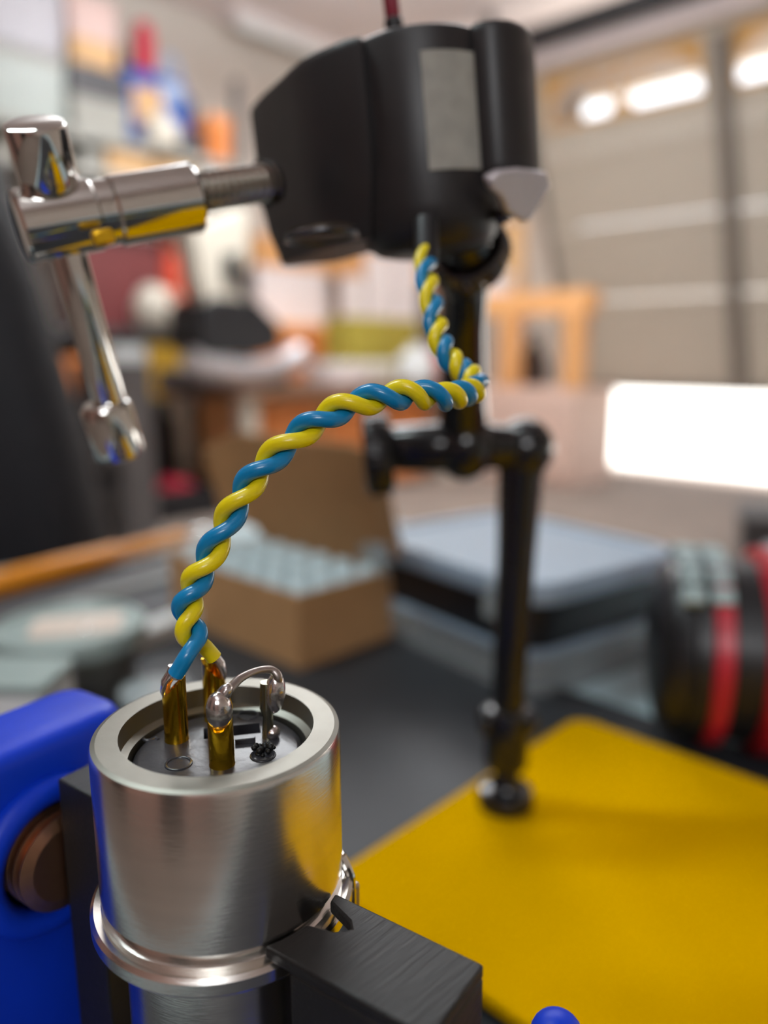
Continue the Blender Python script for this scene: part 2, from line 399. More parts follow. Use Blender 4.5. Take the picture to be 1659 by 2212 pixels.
y0, y1, z0, z1 = face(334, 30, 386, 150); cy = (y0 + y1) / 2; zz = zA + h * .93
t = thing('red_thermos', 'tall bright red flask sticking up out of the blue tote bag', 'bottle', (XF - .27, cy, zz))
hh = z1 - zz
obj('body', lathe(NB(), (XF - .27, cy, zz), (0, .05, 1), [(.055, 0), (.062, .02), (.062, hh * .78), (.045, hh * .84)], 24), mat('bright_red', (206, 36, 66), .4), t)
obj('cap', lathe(NB(), (XF - .27, cy + .04 * hh, zz + hh * .84), (0, .05, 1), [(.045, 0), (.047, hh * .14), (.03, hh * .17)], 24), mat('bright_red', (206, 36, 66), .4), t)
def bottle(name, label, f, z, m_, capm, X=XF - .1, group=None):
    y0, y1, _, z1 = face(*f, X=X); r = (y1 - y0) / 2; h = z1 - z; c = V((X, (y0 + y1) / 2, z))
    t = thing(name, label, 'bottle', c, group)
    obj('body', lathe(NB(), c, UP, [(r * .92, 0), (r, .01), (r, h * .62), (r * .8, h * .74), (r * .4, h * .82), (r * .4, h * .88)], 24), m_, t)
    obj('cap', lathe(NB(), c + UP * h * .87, UP, [(r * .46, 0), (r * .46, h * .11), (r * .4, h * .13)], 20), capm, t)
    return t
bottle('cream_bottle', 'cream plastic bottle in front of the blue tote bag', (318, 248, 378, 322), zA, cream, cream, X=XF + .0)
crate('orange_carton', 'stacked orange carton at the right end of the top shelf', 'box', (458, 256, 500, 335), zA, orange_card, .3, mat('light_orange_card', (224, 150, 96), .7), .05)
crate('dark_case', 'small dark case on the top shelf between tote bag and orange carton', 'case', (392, 296, 440, 330), zA, grey_dk, .05, grey_dk, .02)
# second row, below the top shelf
for f, m_, lb in (((176, 330, 228, 372), greyw, 'grey box below the top shelf, left of the tan one'), ((234, 330, 328, 374), tan_card, 'wide tan box below the top shelf'),
                  ((338, 345, 425, 395), tan_card, 'second tan box below the top shelf, near the chrome screw'), ((437, 345, 505, 415), white_pl, 'white box below the top shelf beside the black clamp')):
    crate('small_box', lb, 'box', f, zB, m_, .28, m_, .02)
for f, m_, lb in (((-30, 330, 30, 372), cream, 'cream box at the left end below the top shelf'),):
    crate('small_box', lb, 'box', f, zB, m_, .28, m_, .02)
# middle shelf: maroon crate, orange-red container, white round jug
crate('maroon_crate', 'big maroon plastic crate on the middle shelf', 'crate', (176, 520, 352, 706), zC, maroon, .28, mat('dark_maroon', (84, 40, 42), .5), .05, X=XF - .24)
y0, y1, z0, z1 = face(368, 520, 438, 670, X=XF - .2); c = V((XF - .32, (y0 + y1) / 2, zC)); w = y1 - y0; h = z1 - zC
t = thing('fuel_can', 'orange-red fuel can on the middle shelf beside the maroon crate', 'can', c)
bm = NB(); loft(bm, [[c + V((u, v, q)) for u, v in rrect(.2 * s, w * s, .03)] for s, q in ((.95, 0), (1, .02), (1, h * .7), (.6, h * .86))]); obj('body', bm, orange_red, t)
bm = NB(); tube(bm, spline([c + V((0, -w * .25, h * .8)), c + V((0, -w * .2, h)), c + V((0, w * .2, h)), c + V((0, w * .3, h * .8))]), .018, 8); obj('handle', bm, orange_red, t)
y0, y1, z0, z1 = face(308, 612, 382, 700, X=XF + .05); r = (y1 - y0) / 2; c = V((XF - .03, (y0 + y1) / 2, zC))
t = thing('white_jug', 'round white jug standing in front of the maroon crate', 'jug', c)
obj('body', lathe(NB(), c, UP, [(r * .7, 0), (r, r * .5), (r * 1.02, r * 1.1), (r * .7, r * 1.8), (r * .4, r * 2.1)], 28), cream, t)
bm = NB(); tube(bm, spline([c + V((0, r * .6, r * 1.9)), c + V((0, r * 1.3, r * 1.7)), c + V((0, r * 1.35, r * 1.0)), c + V((0, r * .95, r * .7))]), r * .12, 8); obj('handle', bm, cream, t)
# lower shelf
crate('orange_box', 'orange box at the left end of the lower shelf', 'box', (136, 770, 182, 866), zD, orange_card, .26, orange_card, .03)
crate('orange_box', 'orange box with a white lid in the middle of the lower shelf', 'box', (250, 745, 318, 866), zD, orange_card, .26, white_pl, .12)
crate('mustard_box', 'mustard yellow box on the lower shelf beside the white-lidded one', 'box', (328, 745, 408, 866), zD, yel_box, .26, yel_box, .03)
y0, y1, z0, z1 = face(-10, 760, 60, 866)
crate('grey_box', 'dark grey box at the far left of the lower shelf', 'box', (20, 770, 110, 866), zD, grey_dk, .26, grey_dk, .03)
# bottom shelf and floor stuff
crate('grey_tub', 'pale grey tub on the bottom shelf near the floor', 'tub', (300, 925, 420, 1040), zE, mat('pale_grey_tub', (170, 164, 160), .5), .3, grey_dk, .05)
zt_ = face(300, 925, 420, 1040)[3]; c = onX(362, 918, XF - .15); c.z = zt_ + .004
tag(obj('glint_ball', ball(NB(), c + UP * .05, .05), chrome), 'shiny ball added on the pale grey tub to make a blurred glint', 'ball')  # ball added so that its reflection gives a round glint here
crate('grey_tub', 'darker grey tub on the bottom shelf, left of the pale one', 'tub', (205, 935, 290, 1050), zE, slate, .3, greyw, .05)
c = onX(335, 1140, -3.75); c.z = 0
t = thing('tool_case', 'open black tool case on the floor holding two red tools', 'case', c)
bm = NB(); box(bm, c + V((0, 0, .02)), (.45, .62, .04)); obj('tray', bm, black_pl, t, bevel=.01)
for s in (-1, 1):
    bm = NB(); box(bm, c + V((s * .215, 0, .1)), (.02, .62, .14)); obj('side_wall', bm, black_pl, t, bevel=.006)
    bm = NB(); box(bm, c + V((0, s * .30, .1)), (.41, .02, .14)); obj('side_wall', bm, black_pl, t, bevel=.006)
bm = NB(); box(bm, c + V((-.25, 0, .3)), (.05, .62, .42)); obj('case_lid', bm, black_pl, t, bevel=.02)
for s, lb in ((-1, 'dark red drill body lying in the black tool case, left one'), (1, 'pinkish red drill body lying in the black tool case, right one')):
    q = c + V((.02, s * .14, .043)); t2 = thing('red_drill', lb, 'drill', q)
    obj('motor_body', rod(NB(), q + V((-.13, 0, .075)), q + V((.1, 0, .075)), .075, .4, 20), pinkred, t2)
    obj('chuck', rod(NB(), q + V((.1, 0, .075)), q + V((.17, 0, .075)), .035, .3, 16), grey_dk, t2)
    bm = NB(); box(bm, q + V((-.06, s * .03, .03)), (.08, .05, .06)); obj('handle', bm, pinkred, t2, bevel=.012)
q = onX(430, 1040, -3.6); q.z = 0
bottle('tan_bottle', 'tan bottle on the floor beside the tool case', (475, 985, 520, 1085), 0, cream, white_pl, X=-3.6)
# ---- the pine workbench with the cream bench machine
YW0, YW1 = onX(455, 800, -3.7).y, 4.35
ztop = onX(560, 838, -3.4).z
wb = thing('pine_workbench', 'pine workbench with orange cabinets along the left wall', 'workbench', (-3.75, 3.6, 0))
bm = bx((-4.2, YW0 - .05, ztop - .05), (-3.35, YW1, ztop)); box(bm, (-4.46, (3.26 + YW1) / 2, ztop - .025), (.52, YW1 - 3.26, .05))
obj('worktop', bm, mat('brown_worktop', (112, 84, 66), .6), wb, smooth=0, bevel=.005)
for yy in (YW0 + .05, YW1 - .06):
    for xx in (-4.12, -3.45): obj('leg', bx((xx - .045, yy - .045, 0), (xx + .045, yy + .045, ztop - .05)), cream, wb, smooth=0)
for a, b in ((.14, .6), (.64, 1.1), (1.14, 1.6)):
    if YW0 + b < YW1 - .1:
        p = obj('cabinet', bx((-4.05, YW0 + a, .02), (-3.48, YW0 + b, ztop - .06)), pine, wb, smooth=0, bevel=.004)
        obj('drawer_front', bx((-3.48, YW0 + a + .03, ztop * .52), (-3.455, YW0 + b - .03, ztop - .09)), orange_card, p, smooth=0, bevel=.004)
        obj('drawer_front', bx((-3.48, YW0 + a + .03, .06), (-3.455, YW0 + b - .03, ztop * .49)), orange_card, p, smooth=0, bevel=.004)
XM = -3.55
m0 = onX(540, 830, XM); m0.z = ztop
ztop += .002; m0.z = ztop
mc = thing('bench_machine', 'cream mitre saw with a black table and curved silver fence on the pine workbench', 'machine', m0)
A = [onX(*q, XM) for q in ((408, 778), (440, 796), (490, 804), (550, 804), (610, 790), (650, 762))]
bm = NB(); tube(bm, spline(A, 6), pxr(30, A[0].x / ray(408, 790).x), 10); obj('silver_fence', bm, mat('silver_casting', (196, 192, 194), .3, .7), mc)
bm = NB(); pl = [onX(*q, XM + .0) for q in ((442, 660), (470, 640), (560, 650), (610, 700), (616, 752), (560, 768), (470, 768), (440, 745))]
loft(bm, [[p + V((d, 0, 0)) for p in pl] for d in (-.36, -.02)]); obj('saw_table', bm, black_pl, mc, bevel=.01)
pl = [onX(*q, XM) for q in ((425, 480), (470, 470), (545, 440), (552, 560), (520, 615), (565, 690), (552, 725), (520, 722), (462, 672), (440, 610))]
bm = NB(); loft(bm, [[p + V((d, 0, 0)) for p in pl] for d in (-.22, -.04)]); obj('saw_arm', bm, cream, mc, bevel=.02)
pl = [onX(*q, XM + .0) for q in ((492, 548), (522, 545), (520, 612), (494, 612))]
bm = NB(); loft(bm, [[p + V((d, 0, 0)) for p in pl] for d in (-.06, .0)]); obj('motor_vent', bm, black_pl, mc, bevel=.005)
pl = [onX(*q, XM) for q in ((420, 800), (620, 800), (640, 838), (410, 845))]
for p in pl[2:]: p.z = ztop
bm = NB(); loft(bm, [[p + V((d, 0, 0)) for p in pl] for d in (-.36, -.03)]); obj('saw_base', bm, grey_dk, mc, bevel=.01)
# tall panels, wooden frame and goods against the wall beyond the saw
XP = -4.45
def slab(name, label, cat, f, X, thick, m_, z=None, rim=None):
    y0, y1, z0, z1 = face(*f, X=X)
    if z is not None: z0 = z
    t = thing(name, label, cat, (X - thick / 2, (y0 + y1) / 2, z0))
    obj('panel', bx((X - thick, y0, z0), (X, y1, z1)), m_, t, smooth=0, bevel=.004)
    if rim:
        for a, b in (((y0, z0), (y1, z0 + .03)), ((y0, z1 - .03), (y1, z1)), ((y0, z0 + .03), (y0 + .03, z1 - .03)), ((y1 - .03, z0 + .03), (y1, z1 - .03))):
            obj('edge_rail', bx((X - thick, a[0], a[1]), (X + .012, b[0], b[1])), rim, t, smooth=0)
    return t
crate('pine_chest', 'orange pine chest on the workbench under the white board', 'chest', (552, 700, 716, 838), ztop, orange_card, .3, pine, .04, X=XP + .16)
zch = face(552, 700, 716, 838, X=XP + .16)[3]
slab('whiteboard', 'large white board standing on the orange pine chest behind the saw', 'board', (556, 588, 700, 690), XP, .04, white_paint, z=zch, rim=white_paint)
XP0 = XP; XP = -4.82
t = thing('wood_rack', 'orange pine rack frame against the left wall above the white board', 'rack', (XP - .1, onX(650, 560, XP).y, 0))
ya, yb = onX(548, 560, XP).y, onX(752, 560, XP).y; zt1, zt0 = onX(640, 520, XP).z, onX(640, 590, XP).z
obj('top_beam', bx((XP - .12, ya, zt0), (XP + .05, yb + 1.1, zt1)), pine, t, smooth=0, bevel=.004)
for yy in (onX(727, 600, XP).y, ya + .05, yb + 1.05): obj('upright', bx((XP - .0, yy - .05, 0), (XP + .09, yy + .05, zt0)), mat('weathered_wood', (150, 118, 98), .7), t, smooth=0)
XP = XP0
for f, lb in (((746, 600, 786, 700), 'narrow white panel beside the weathered post'), ((798, 552, 846, 700), 'tall white panel behind the hanging wires, left of two'), ((854, 545, 902, 700), 'tall white panel behind the hanging wires, right of two')):
    slab('foam_sheet', lb, 'sheet', f, XP + .15, .05, white_paint, z=ztop if f[0] < 850 else .001)
XO = -3.5
def stack_item(name, label, cat, f, m_, lidm, X=XO, d=.26): return crate(name, label, cat, f, ztop, m_, d, lidm, .03, X=X)
stack_item('white_tub', 'squat white tub on the pine workbench behind the hanging wires', 'tub', (720, 782, 800, 905), white_paint, white_pl)
stack_item('white_tub', 'second white tub on the pine workbench, below the olive bag', 'tub', (806, 782, 858, 905), cream, white_pl)
y0, y1, z0, z1 = face(758, 690, 904, 782, X=XO - .35)
slab('olive_bag', 'olive green folded bag on the pine workbench behind the white tubs', 'bag', (756, 692, 904, 782), XO - .33, .25, olive, z=ztop)
bottle('white_bottle', 'tall white bottle on the pine workbench beside the red one', (872, 745, 926, 905), ztop, white_pl, white_pl, X=XO + .06)
bottle('red_bottle', 'dark red bottle on the pine workbench behind the hanging wires', (930, 742, 976, 900), ztop, mat('dark_red_plastic', (150, 30, 40), .4), red_pl, X=XO + .06)
# ---- pine trestle rack near the door standing on a pale cabinet
YT = 4.45
tl, tr_ = onY(1040, 655, YT), onY(1272, 655, YT); zT = onY(1150, 655, YT).z
zc0 = onY(1150, 838, YT).z
cab = thing('pale_cabinet', 'pale pink-white cabinet near the left end of the garage door', 'cabinet', ((tl.x + tr_.x) / 2, YT + .3, 0))
obj('body', bx((tl.x - .25, YT, 0), (tr_.x - .06, YT + .55, zc0)), mat('pale_cabinet_paint', (214, 184, 168), .6), cab, smooth=0, bevel=.006)
for i in range(2):
    x0 = tl.x - .22 + i * (tr_.x - tl.x + .19) / 2
    p = obj('cabinet_door', bx((x0, YT - .02, .06), (x0 + (tr_.x - tl.x + .14) / 2, YT, zc0 - .04)), mat('pale_cabinet_paint', (214, 184, 168), .6), cab, smooth=0, bevel=.004)
    obj('knob', rod(NB(), (x0 + .07, YT - .02, zc0 * .6), (x0 + .07, YT - .05, zc0 * .6), .015), chrome, p)
zc0 += .002
t = thing('pine_trestle', 'orange pine trestle rack standing on the pale cabinet by the door', 'rack', ((tl.x + tr_.x) / 2, YT + .2, zc0))
bh = onY(1200, 640, YT).z - onY(1200, 690, YT).z
obj('top_board', bx((tl.x - .2, YT, zT - bh * .5), (tr_.x, YT + .15, zT + bh * .5)), pine, t, smooth=0, bevel=.005)
for px in (1092, 1232):
    xx = onY(px, 760, YT).x
    for yy in (YT + .03, YT + .1): obj('leg', bx((xx - .055, yy - .03, zc0), (xx + .055, yy + .03, zT - bh * .5)), pine, t, smooth=0, bevel=.004)
q = onY(1150, 838, YT + .36); q.z = zc0
t = thing('brown_bag', 'dark brown lumpy bag under the pine trestle', 'bag', q)
bm = NB(); loft(bm, [[q + V((u, v, z_)) for u, v in rrect(.22 * s, .16 * s, .06 * s)] for s, z_ in ((.9, 0), (1.0, .08), (.85, .18), (.45, .27), (.3, .32))]); obj('body', bm, dkbrown, t)
bm = NB(); tube(bm, spline([q + V((-.05, 0, .31)), q + V((-.04, 0, .37)), q + V((.04, 0, .37)), q + V((.05, 0, .31))]), .014, 8); obj('handle', bm, dkbrown, t)
# boxes on the trestle
q0, q1 = onY(1052, 640, YT + .12), onY(1105, 590, YT + .12)
t = thing('white_carton', 'white carton standing on top of the pine trestle', 'box', ((q0.x + q1.x) / 2, YT + .2, zT + bh * .5))
obj('body', bx((q0.x, YT + .01, zT + bh * .5 + .001), (q1.x, YT + .14, q1.z - .012)), white_paint, t, smooth=0, bevel=.004)
obj('lid', bx((q0.x - .006, YT + .004, q1.z - .05), (q1.x + .006, YT + .146, q1.z)), white_pl, t, smooth=0, bevel=.004)
q0, q1 = onY(1108, 640, YT + .3), onY(1150, 480, YT + .3)
t = thing('beige_board', 'tall beige board upright behind the white carton by the door', 'board', ((q0.x + q1.x) / 2, YT + .2, zc0))
obj('panel', bx((q0.x, YT + .17, zc0), (q1.x, YT + .23, q1.z)), tan_card, t, smooth=0, bevel=.004)
obj('edge_strip', bx((q0.x - .03, YT + .17, zc0), (q0.x, YT + .24, q1.z)), maroon, t, smooth=0)
# dark bin on the garage floor, far right
q = onz(1600, 1212, 0)
t = thing('dark_bin', 'dark grey bin on the garage floor at the right edge', 'bin', q + V((.2, .15, 0)))
zz = P(1600, 1115, (q - V((0, 0, CZ))).dot(FH) / ray(1600, 1115).dot(FH)).z
ax = rot(20)
bm = NB(); prism(bm, rrect(.5, .36, .03), q + ax[0] * .24 + ax[1] * .2, ax, 0, zz - .03); obj('body', bm, grey_dk, t)
bm = NB(); prism(bm, rrect(.53, .39, .03), q + ax[0] * .24 + ax[1] * .2, ax, zz - .03, zz); obj('lid', bm, slate, t)
# ---- black office chair at the left end of the bench
cc = P(-175, 1000, 1.06); cc.z = 0
ch = thing('office_chair', 'black high-backed office chair beyond the bench at the left edge', 'chair', cc)
cax = (RH.copy(), FH.copy(), UP.copy())
def lp(z, w, d, off=0): return [cc + RH * (u + off) + FH * v + UP * z for u, v in rrect(w, d, d * .42, 6)]
bm = NB(); loft(bm, [lp(.50, .42, .10), lp(.57, .50, .13), lp(.75, .46, .15, -.005), lp(.95, .40, .14, -.02), lp(1.14, .33, .13, -.035), lp(1.2, .24, .08, -.05)]); obj('backrest', bm, chair_m, ch, smooth=60)
bm = NB(); loft(bm, [[cc - FH * .25 + RH * u + FH * v + UP * z for u, v in rrect(.5 * s, .5 * s, .12, 6)] for z, s in ((.42, .94), (.45, 1), (.5, 1), (.53, .92))]); obj('seat', bm, chair_m, ch, smooth=60)
obj('back_bracket', cyl(NB(), cc - FH * .1 + UP * .43, cc + FH * .04 + UP * .6, .03), grey_dk, ch)
obj('gas_column', cyl(NB(), cc - FH * .25 + UP * .1, cc - FH * .25 + UP * .42, .03), grey_dk, ch)
for k in range(5):
    a = 2 * PI * k / 5 + .3; d = V((math.cos(a), math.sin(a), 0)); b0 = cc - FH * .25
    p = obj('base_spoke', tube(NB(), [b0 + UP * .11, b0 + d * .15 + UP * .1, b0 + d * .29 + UP * .07], [.026, .022, .018], 10), black_pl, ch)
    obj('caster', ball(NB(), b0 + d * .29 + UP * .03, .03), black_pl, p)
cc2 = P(232, 1000, 2.1); cc2.z = 0
t = thing('grey_cabinet', 'grey metal cabinet between the office chair and the shelves', 'cabinet', cc2)
bm = NB(); ax = rot(43.6); prism(bm, rrect(.12, .3, .02), cc2 + ax[1] * .1, ax, 0, .84); obj('body', bm, grey_dk, t)
for zz in (.2, .42, .64):
    bm = NB(); box(bm, cc2 + ax[1] * -.052 + UP * zz, (.1, .01, .18), ax); obj('drawer_front', bm, slate, t, bevel=.004)

# ================================================================ THE BENCH
ZB = .72
bench = thing('work_bench', 'pale laminate work bench under the black mat', 'bench', (-.2, 0, 0))
obj('bench_top', bx((-.528, -.06, ZB - .035), (1.0, .475, ZB)), benchw, bench, smooth=0, bevel=.004)
for xx in (-.47, .93):
    for yy in (0, .40): obj('leg', bx((xx - .03, yy - .03, 0), (xx + .03, yy + .03, ZB - .035)), slate, bench, smooth=0)
obj('apron', bx((-.46, .39, ZB - .11), (.93, .41, ZB - .035)), slate, bench, smooth=0)
ZM = ZB + .003
yb = onz(1250, 1495, ZM).y
bm = NB(); prism(bm, rrect(1.05, yb + .045, .02), V((.06, (yb - .045) / 2, 0)), ROOM, ZB, ZM)
tag(obj('cutting_mat', bm, black_mat_m, bevel=.0008), 'charcoal rubber mat covering the bench under the yellow plate', 'mat')
# yellow plate: corner, left corner and direction from the photograph, lifted on its black feet
ZY = ZM + .006
k1 = onz(1240, 1543, ZY); k2 = onz(700, 1908, ZY)
wY = k1.y - k2.y; xa = (k1.x + k2.x) / 2
t = thing('yellow_base_plate', 'large yellow painted base plate on the charcoal mat', 'plate', (xa + .16, (k1.y + k2.y) / 2, ZM))
bm = NB(); prism(bm, rrect(.34, wY, .008), V((xa + .17, (k1.y + k2.y) / 2, 0)), ROOM, ZY - .0035, ZY); obj('plate', bm, yellow, t, bevel=.0007)
bm = NB(); prism(bm, rrect(.332, wY - .008, .008), V((xa + .17, (k1.y + k2.y) / 2, 0)), ROOM, ZM, ZY - .0035); obj('rubber_pad', bm, black_pl, t)

# ---- articulated arm standing on the yellow plate
pb = onz(1092, 1738, ZY)
lam_b = (pb - V((0, 0, CZ))).length / ray(1092, 1738).length
arm = thing('articulated_arm', 'black articulated arm standing on the yellow plate holding the black clamp', 'arm', pb)
obj('base_disc', lathe(NB(), pb, UP, [(.0074, 0), (.0082, .0008), (.0082, .004), (.0074, .0056), (.0046, .0064), (.0036, .008), (.0034, .016)], 40), black_gloss, arm)
pj = pb + UP * .021
def along(px, py, F_):  # point on a pixel ray at a horizontal forward distance
    r_ = ray(px, py); return P(px, py, F_ / r_.dot(FH))
Fb = pb.dot(FH)
jl = along(1094, 1600, Fb); jt = along(1098, 1525, Fb)
j = obj('lower_joint', rod(NB(), along(1092, 1655, Fb), jt, .0064, .25), black_gloss, arm)
for s in (-1, 1):
    bm = NB(); ball(bm, (jl + jt) / 2 + RH * s * .0062 + UP * .001, .0042, RH, .6); obj('clamp_ear', bm, black_gloss, j)
Fs = Fb + .004
sk = along(1133, 968, Fb); el = along(1122, 1040, Fb)
obj('lower_tube', tube(NB(), [jt - UP * .004, along(1103, 1400, Fb), along(1115, 1200, Fb), along(1124, 1030, Fb), sk], [.0046, .0049, .0053, .0060, .0072], 24), black_gloss, arm)
bm = NB(); ball(bm, sk, .0083, RH, .95); obj('elbow_socket', bm, black_gloss, arm)
lh = .1985
hub = P(1003, 962, lh)
obj('elbow_axle', tube(NB(), [P(855, 968, lh + .004), P(940, 966, lh), hub, sk], [.0060, .0064, .0066, .0056], 24), black_gloss, arm)
bm = NB(); ball(bm, hub, .0092, RH, .85); obj('elbow_hub', bm, black_gloss, arm)
kc0, kc1 = P(786, 985, lh + .004), P(848, 980, lh + .004)
bm = NB(); X_, Y_, Z_ = frame(kc1 - kc0); L = (kc1 - kc0).length; n = 96; loops = []
for h, s, rg in ((0, .86, 0), (.0008, .97, .4), (.0015, 1, 1), (L - .0015, 1, 1), (L - .0008, .95, .4), (L, .86, 0)):
    loops.append([kc0 + Z_ * h + (X_ * math.cos(2 * PI * i / n) + Y_ * math.sin(2 * PI * i / n)) * .0108 * s * (1 - .035 * rg * (i % 4 >= 2)) for i in range(n)])
loft(bm, loops); obj('knob', bm, black_gloss, arm)
u0, u1, u2 = P(1000, 945, lh), P(1000, 700, .172), P(1004, 575, .152)
obj('upper_tube', tube(NB(), [u0, P(1002, 850, .188), u1, P(1004, 640, .163), u2], [.0066, .0055, .0052, .0050, .0050], 24), black_gloss, arm)
axu = (u2 - u1).normalized()
obj('tube_collar', rod(NB(), u2 - axu * .004, u2 + axu * .003, .0062, .3), black_gloss, arm)
# knurled lock ring and ball under the clamp
rc = P(1022, 548, .1475); ra = (axu * .9 + RH * -.32).normalized()
bm = NB(); X_, Y_, Z_ = frame(ra); n = 120; loops = []
for h, s, rg in ((-.0022, .86, 0), (-.0016, .97, .6), (-.001, 1, 1), (.001, 1, 1), (.0016, .97, .6), (.0022, .86, 0)):
    loops.append([rc + Z_ * h + (X_ * math.cos(2 * PI * i / n) + Y_ * math.sin(2 * PI * i / n)) * .0074 * s * (1 - .07 * rg * (i % 4 >= 2)) for i in range(n)])
loft(bm, loops); obj('knurled_ring', bm, mat('dark_steel', (92, 90, 92), .25, .9), arm)
obj('ball_stem', cyl(NB(), rc - ra * .005, rc + ra * .016, .0052), black_gloss, arm)

# ================================================================ BLACK CLAMP WITH CHROME SCREW
roll = math.radians(5.5)
CW = (UP * math.cos(roll) - RH * math.sin(roll)).normalized(); CU = (RH * math.cos(roll) + UP * math.sin(roll)).normalized(); CN = CW.cross(CU) * -1  # towards camera
if CN.dot(FH) > 0: CN = -CN
# axis point at the top plane
c0 = P(905, 45, .1175) - CN * .0125        # top centre of the drum
CA = (CU, CN, CW)
def cpt(u, n, h): return c0 + CU * u + CN * n + CW * h
clamp = thing('screw_clamp', 'black three-lobed clamp head with a chrome T-handle screw, held up by the arm', 'clamp', cpt(0, 0, -.034))
bm = NB(); lathe(bm, c0, CW, [(.0070, -.0328), (.0095, -.0322), (.0112, -.0308), (.0122, -.0285), (.0125, -.026), (.0125, -.0012), (.0122, -.0004), (.0116, 0)], 64); drum = obj('drum', bm, black_cast, clamp)
mm = .001
def lobe(pts, h, hb, sc, cen, name):
    P_ = [V((a, b, 0)) for a, b in pts]; sm = [(p.x * mm, p.y * mm) for p in P_]
    bm = NB(); loops = []
    for hh, s in ((0.0, .95), (-.0006, .985), (-.0014, 1), (-h, 1), (-h - (hb - h) * .5, (1 + sc) / 2 + .03), (-hb, sc)):
        loops.append([cpt(cen[0] * mm + (u - cen[0] * mm) * s, cen[1] * mm + (v - cen[1] * mm) * s, hh) for u, v in sm])
    loft(bm, loops); return obj(name, bm, black_cast, clamp, smooth=30)
lobe([(-8.2, 8.8), (-9.2, 9.8), (-11.1, 9.2), (-14.1, 7.2), (-17.1, 4.7), (-19.6, 2), (-22.1, -2), (-24.6, -6.5), (-28.6, -13), (-31.6, -19), (-30.6, -24), (-19, -24), (-8, -10), (-7, 4)], .0175, .0300, .80, (-16, -5), 'left_lobe')
lobe([(8.1, 8.2), (8.5, 9.5), (10, 10.5), (12, 10.7), (14.5, 9.7), (17, 7.4), (19, 4), (20, 0), (20, -6), (17, -12), (6, -12), (6, 2)], .0208, .0236, .93, (12, 0), 'right_lobe')
# foot below the right lobe, the driveway's reflection painted in as pale metal
fp = [P(a, b, c_ - .0045) for a, b, c_ in ((1056, 384, .123), (1085, 370, .1232), (1130, 366, .125), (1188, 374, .129), (1184, 400, .1292), (1148, 478, .132), (1132, 482, .131), (1100, 462, .128), (1086, 428, .126), (1066, 410, .124))]
nn = (fp[3] - fp[0]).cross(fp[5] - fp[0]).normalized(); nn = nn if nn.dot(FH) > 0 else -nn
bm = NB(); loft(bm, [[p + nn * q for p in fp] for q in (0, .0022)])
obj('clamp_foot', bm, mat('pale_foot_reflection', (196, 190, 194), .42, .4, .06, 200, .1, 1200), clamp, bevel=.0006)
bm = NB(); rod(bm, P(1078, 470, .128), P(1108, 455, .131), pxr(17, .13), .4); obj('foot_pin', bm, mat('dark_steel', (92, 90, 92), .25, .9), clamp)
# taped label on the drum
bm = NB(); a0, a1 = math.radians(-1), math.radians(41); N = 12
rows = []
for hh in (-.0215, -.0042):
    row = []
    for r_ in (.01255, .01275):
        row.append([cpt(r_ * math.sin(a0 + (a1 - a0) * i / N), r_ * math.cos(a0 + (a1 - a0) * i / N), hh) for i in range(N + 1)])
    rows.append(row[0] + row[1][::-1])
loft(bm, rows); obj('label_patch', bm, patch_m, clamp, label='mottled grey blank label patch')
bm = NB(); tube(bm, [P(921, 480, .1195), P(921, 545, .1175), P(922, 578, .1166)], [.0019, .0019, .0018], 20); obj('cable_grommet', bm, black_pl, clamp)
# screw hole boss, bushing below the left lobe
sa, sb = P(425, 417, .1225), P(600, 391, .1315); sd = (sb - sa).normalized()
bm = NB(); tube(bm, [P(566, 398, .1305), P(588, 394, .1318)], [pxr(47, .131), pxr(44, .131)], 32); obj('screw_socket', bm, hole_black, clamp)
def onpl(px, py, p0, n): r_ = ray(px, py); return V((0, 0, CZ)) + r_ * ((p0 - V((0, 0, CZ))).dot(n) / r_.dot(n))
bc = onpl(694, 510, cpt(0, 0, -.0302), CW)
pts = [bc + (CU * math.cos(q) + CN * math.sin(q)) * .0056 for q in [2 * PI * i / 32 for i in range(33)]]
tube(bm := NB(), pts, .0006, 8, False); obj('bushing_rim', bm, mat('dark_steel', (92, 90, 92), .25, .9), clamp)
obj('bushing_face', lathe(NB(), bc - CW * .0002, CW, [(.0054, 0), (.0054, .0012)], 32), mat('dark_brass', (70, 60, 48), .5, .7), clamp)
# chrome screw assembly
bm = NB(); prof = []; L = (sb - sa).length; npit = 11; rt = pxr(41, .126)
for i in range(npit): prof += [(rt * .78, L * (i + .0) / npit), (rt, L * (i + .40) / npit), (rt, L * (i + .55) / npit), (rt * .78, L * (i + .95) / npit)]
lathe(bm, sa - sd * .001, sd, prof, 40); scr = obj('screw_thread', bm, mat('steel_thread', (186, 182, 174), .2, 1), clamp, smooth=15)
ba, bb = P(38, 492, .1105), P(428, 427, .1215); bd = (bb - ba).normalized(); L = (bb - ba).length; r0, r1 = pxr(77, .1115), pxr(70, .1215)
r0 = r1 = (r0 + r1) / 2
bm = NB(); e = .0007
lathe(bm, ba, bd, [(r0 - 2 * e, 0), (r0 - .6 * e, .3 * e), (r0, e), (r0, L * .40), (r0 * .93, L * .415), (r0 * .93, L * .50), (r0, L * .515), (r1, L - e), (r1 - .6 * e, L - .3 * e), (r1 - 2 * e, L)], 64)
body = obj('screw_body', bm, chrome, clamp)
bm = NB(); yy = P(222, 512, .1085); box(bm, yy, (.0022, .0022, .003), frame(bd)); obj('set_screw', bm, mat('yellow_reflection', (230, 180, 30), .3, .6), body, bevel=.0005)  # yellow reflection in the notch, put in as the screw's colour
ha, hb_ = P(72, 264, .1045), P(110, 408, .1105); hd = (hb_ - ha).normalized()
hr = pxr(64, .1075)
slide = obj('slide_bar', rod(NB(), P(105, 400, .1110), P(250, 915, .1280), .0027, .1, 40), chrome, clamp)
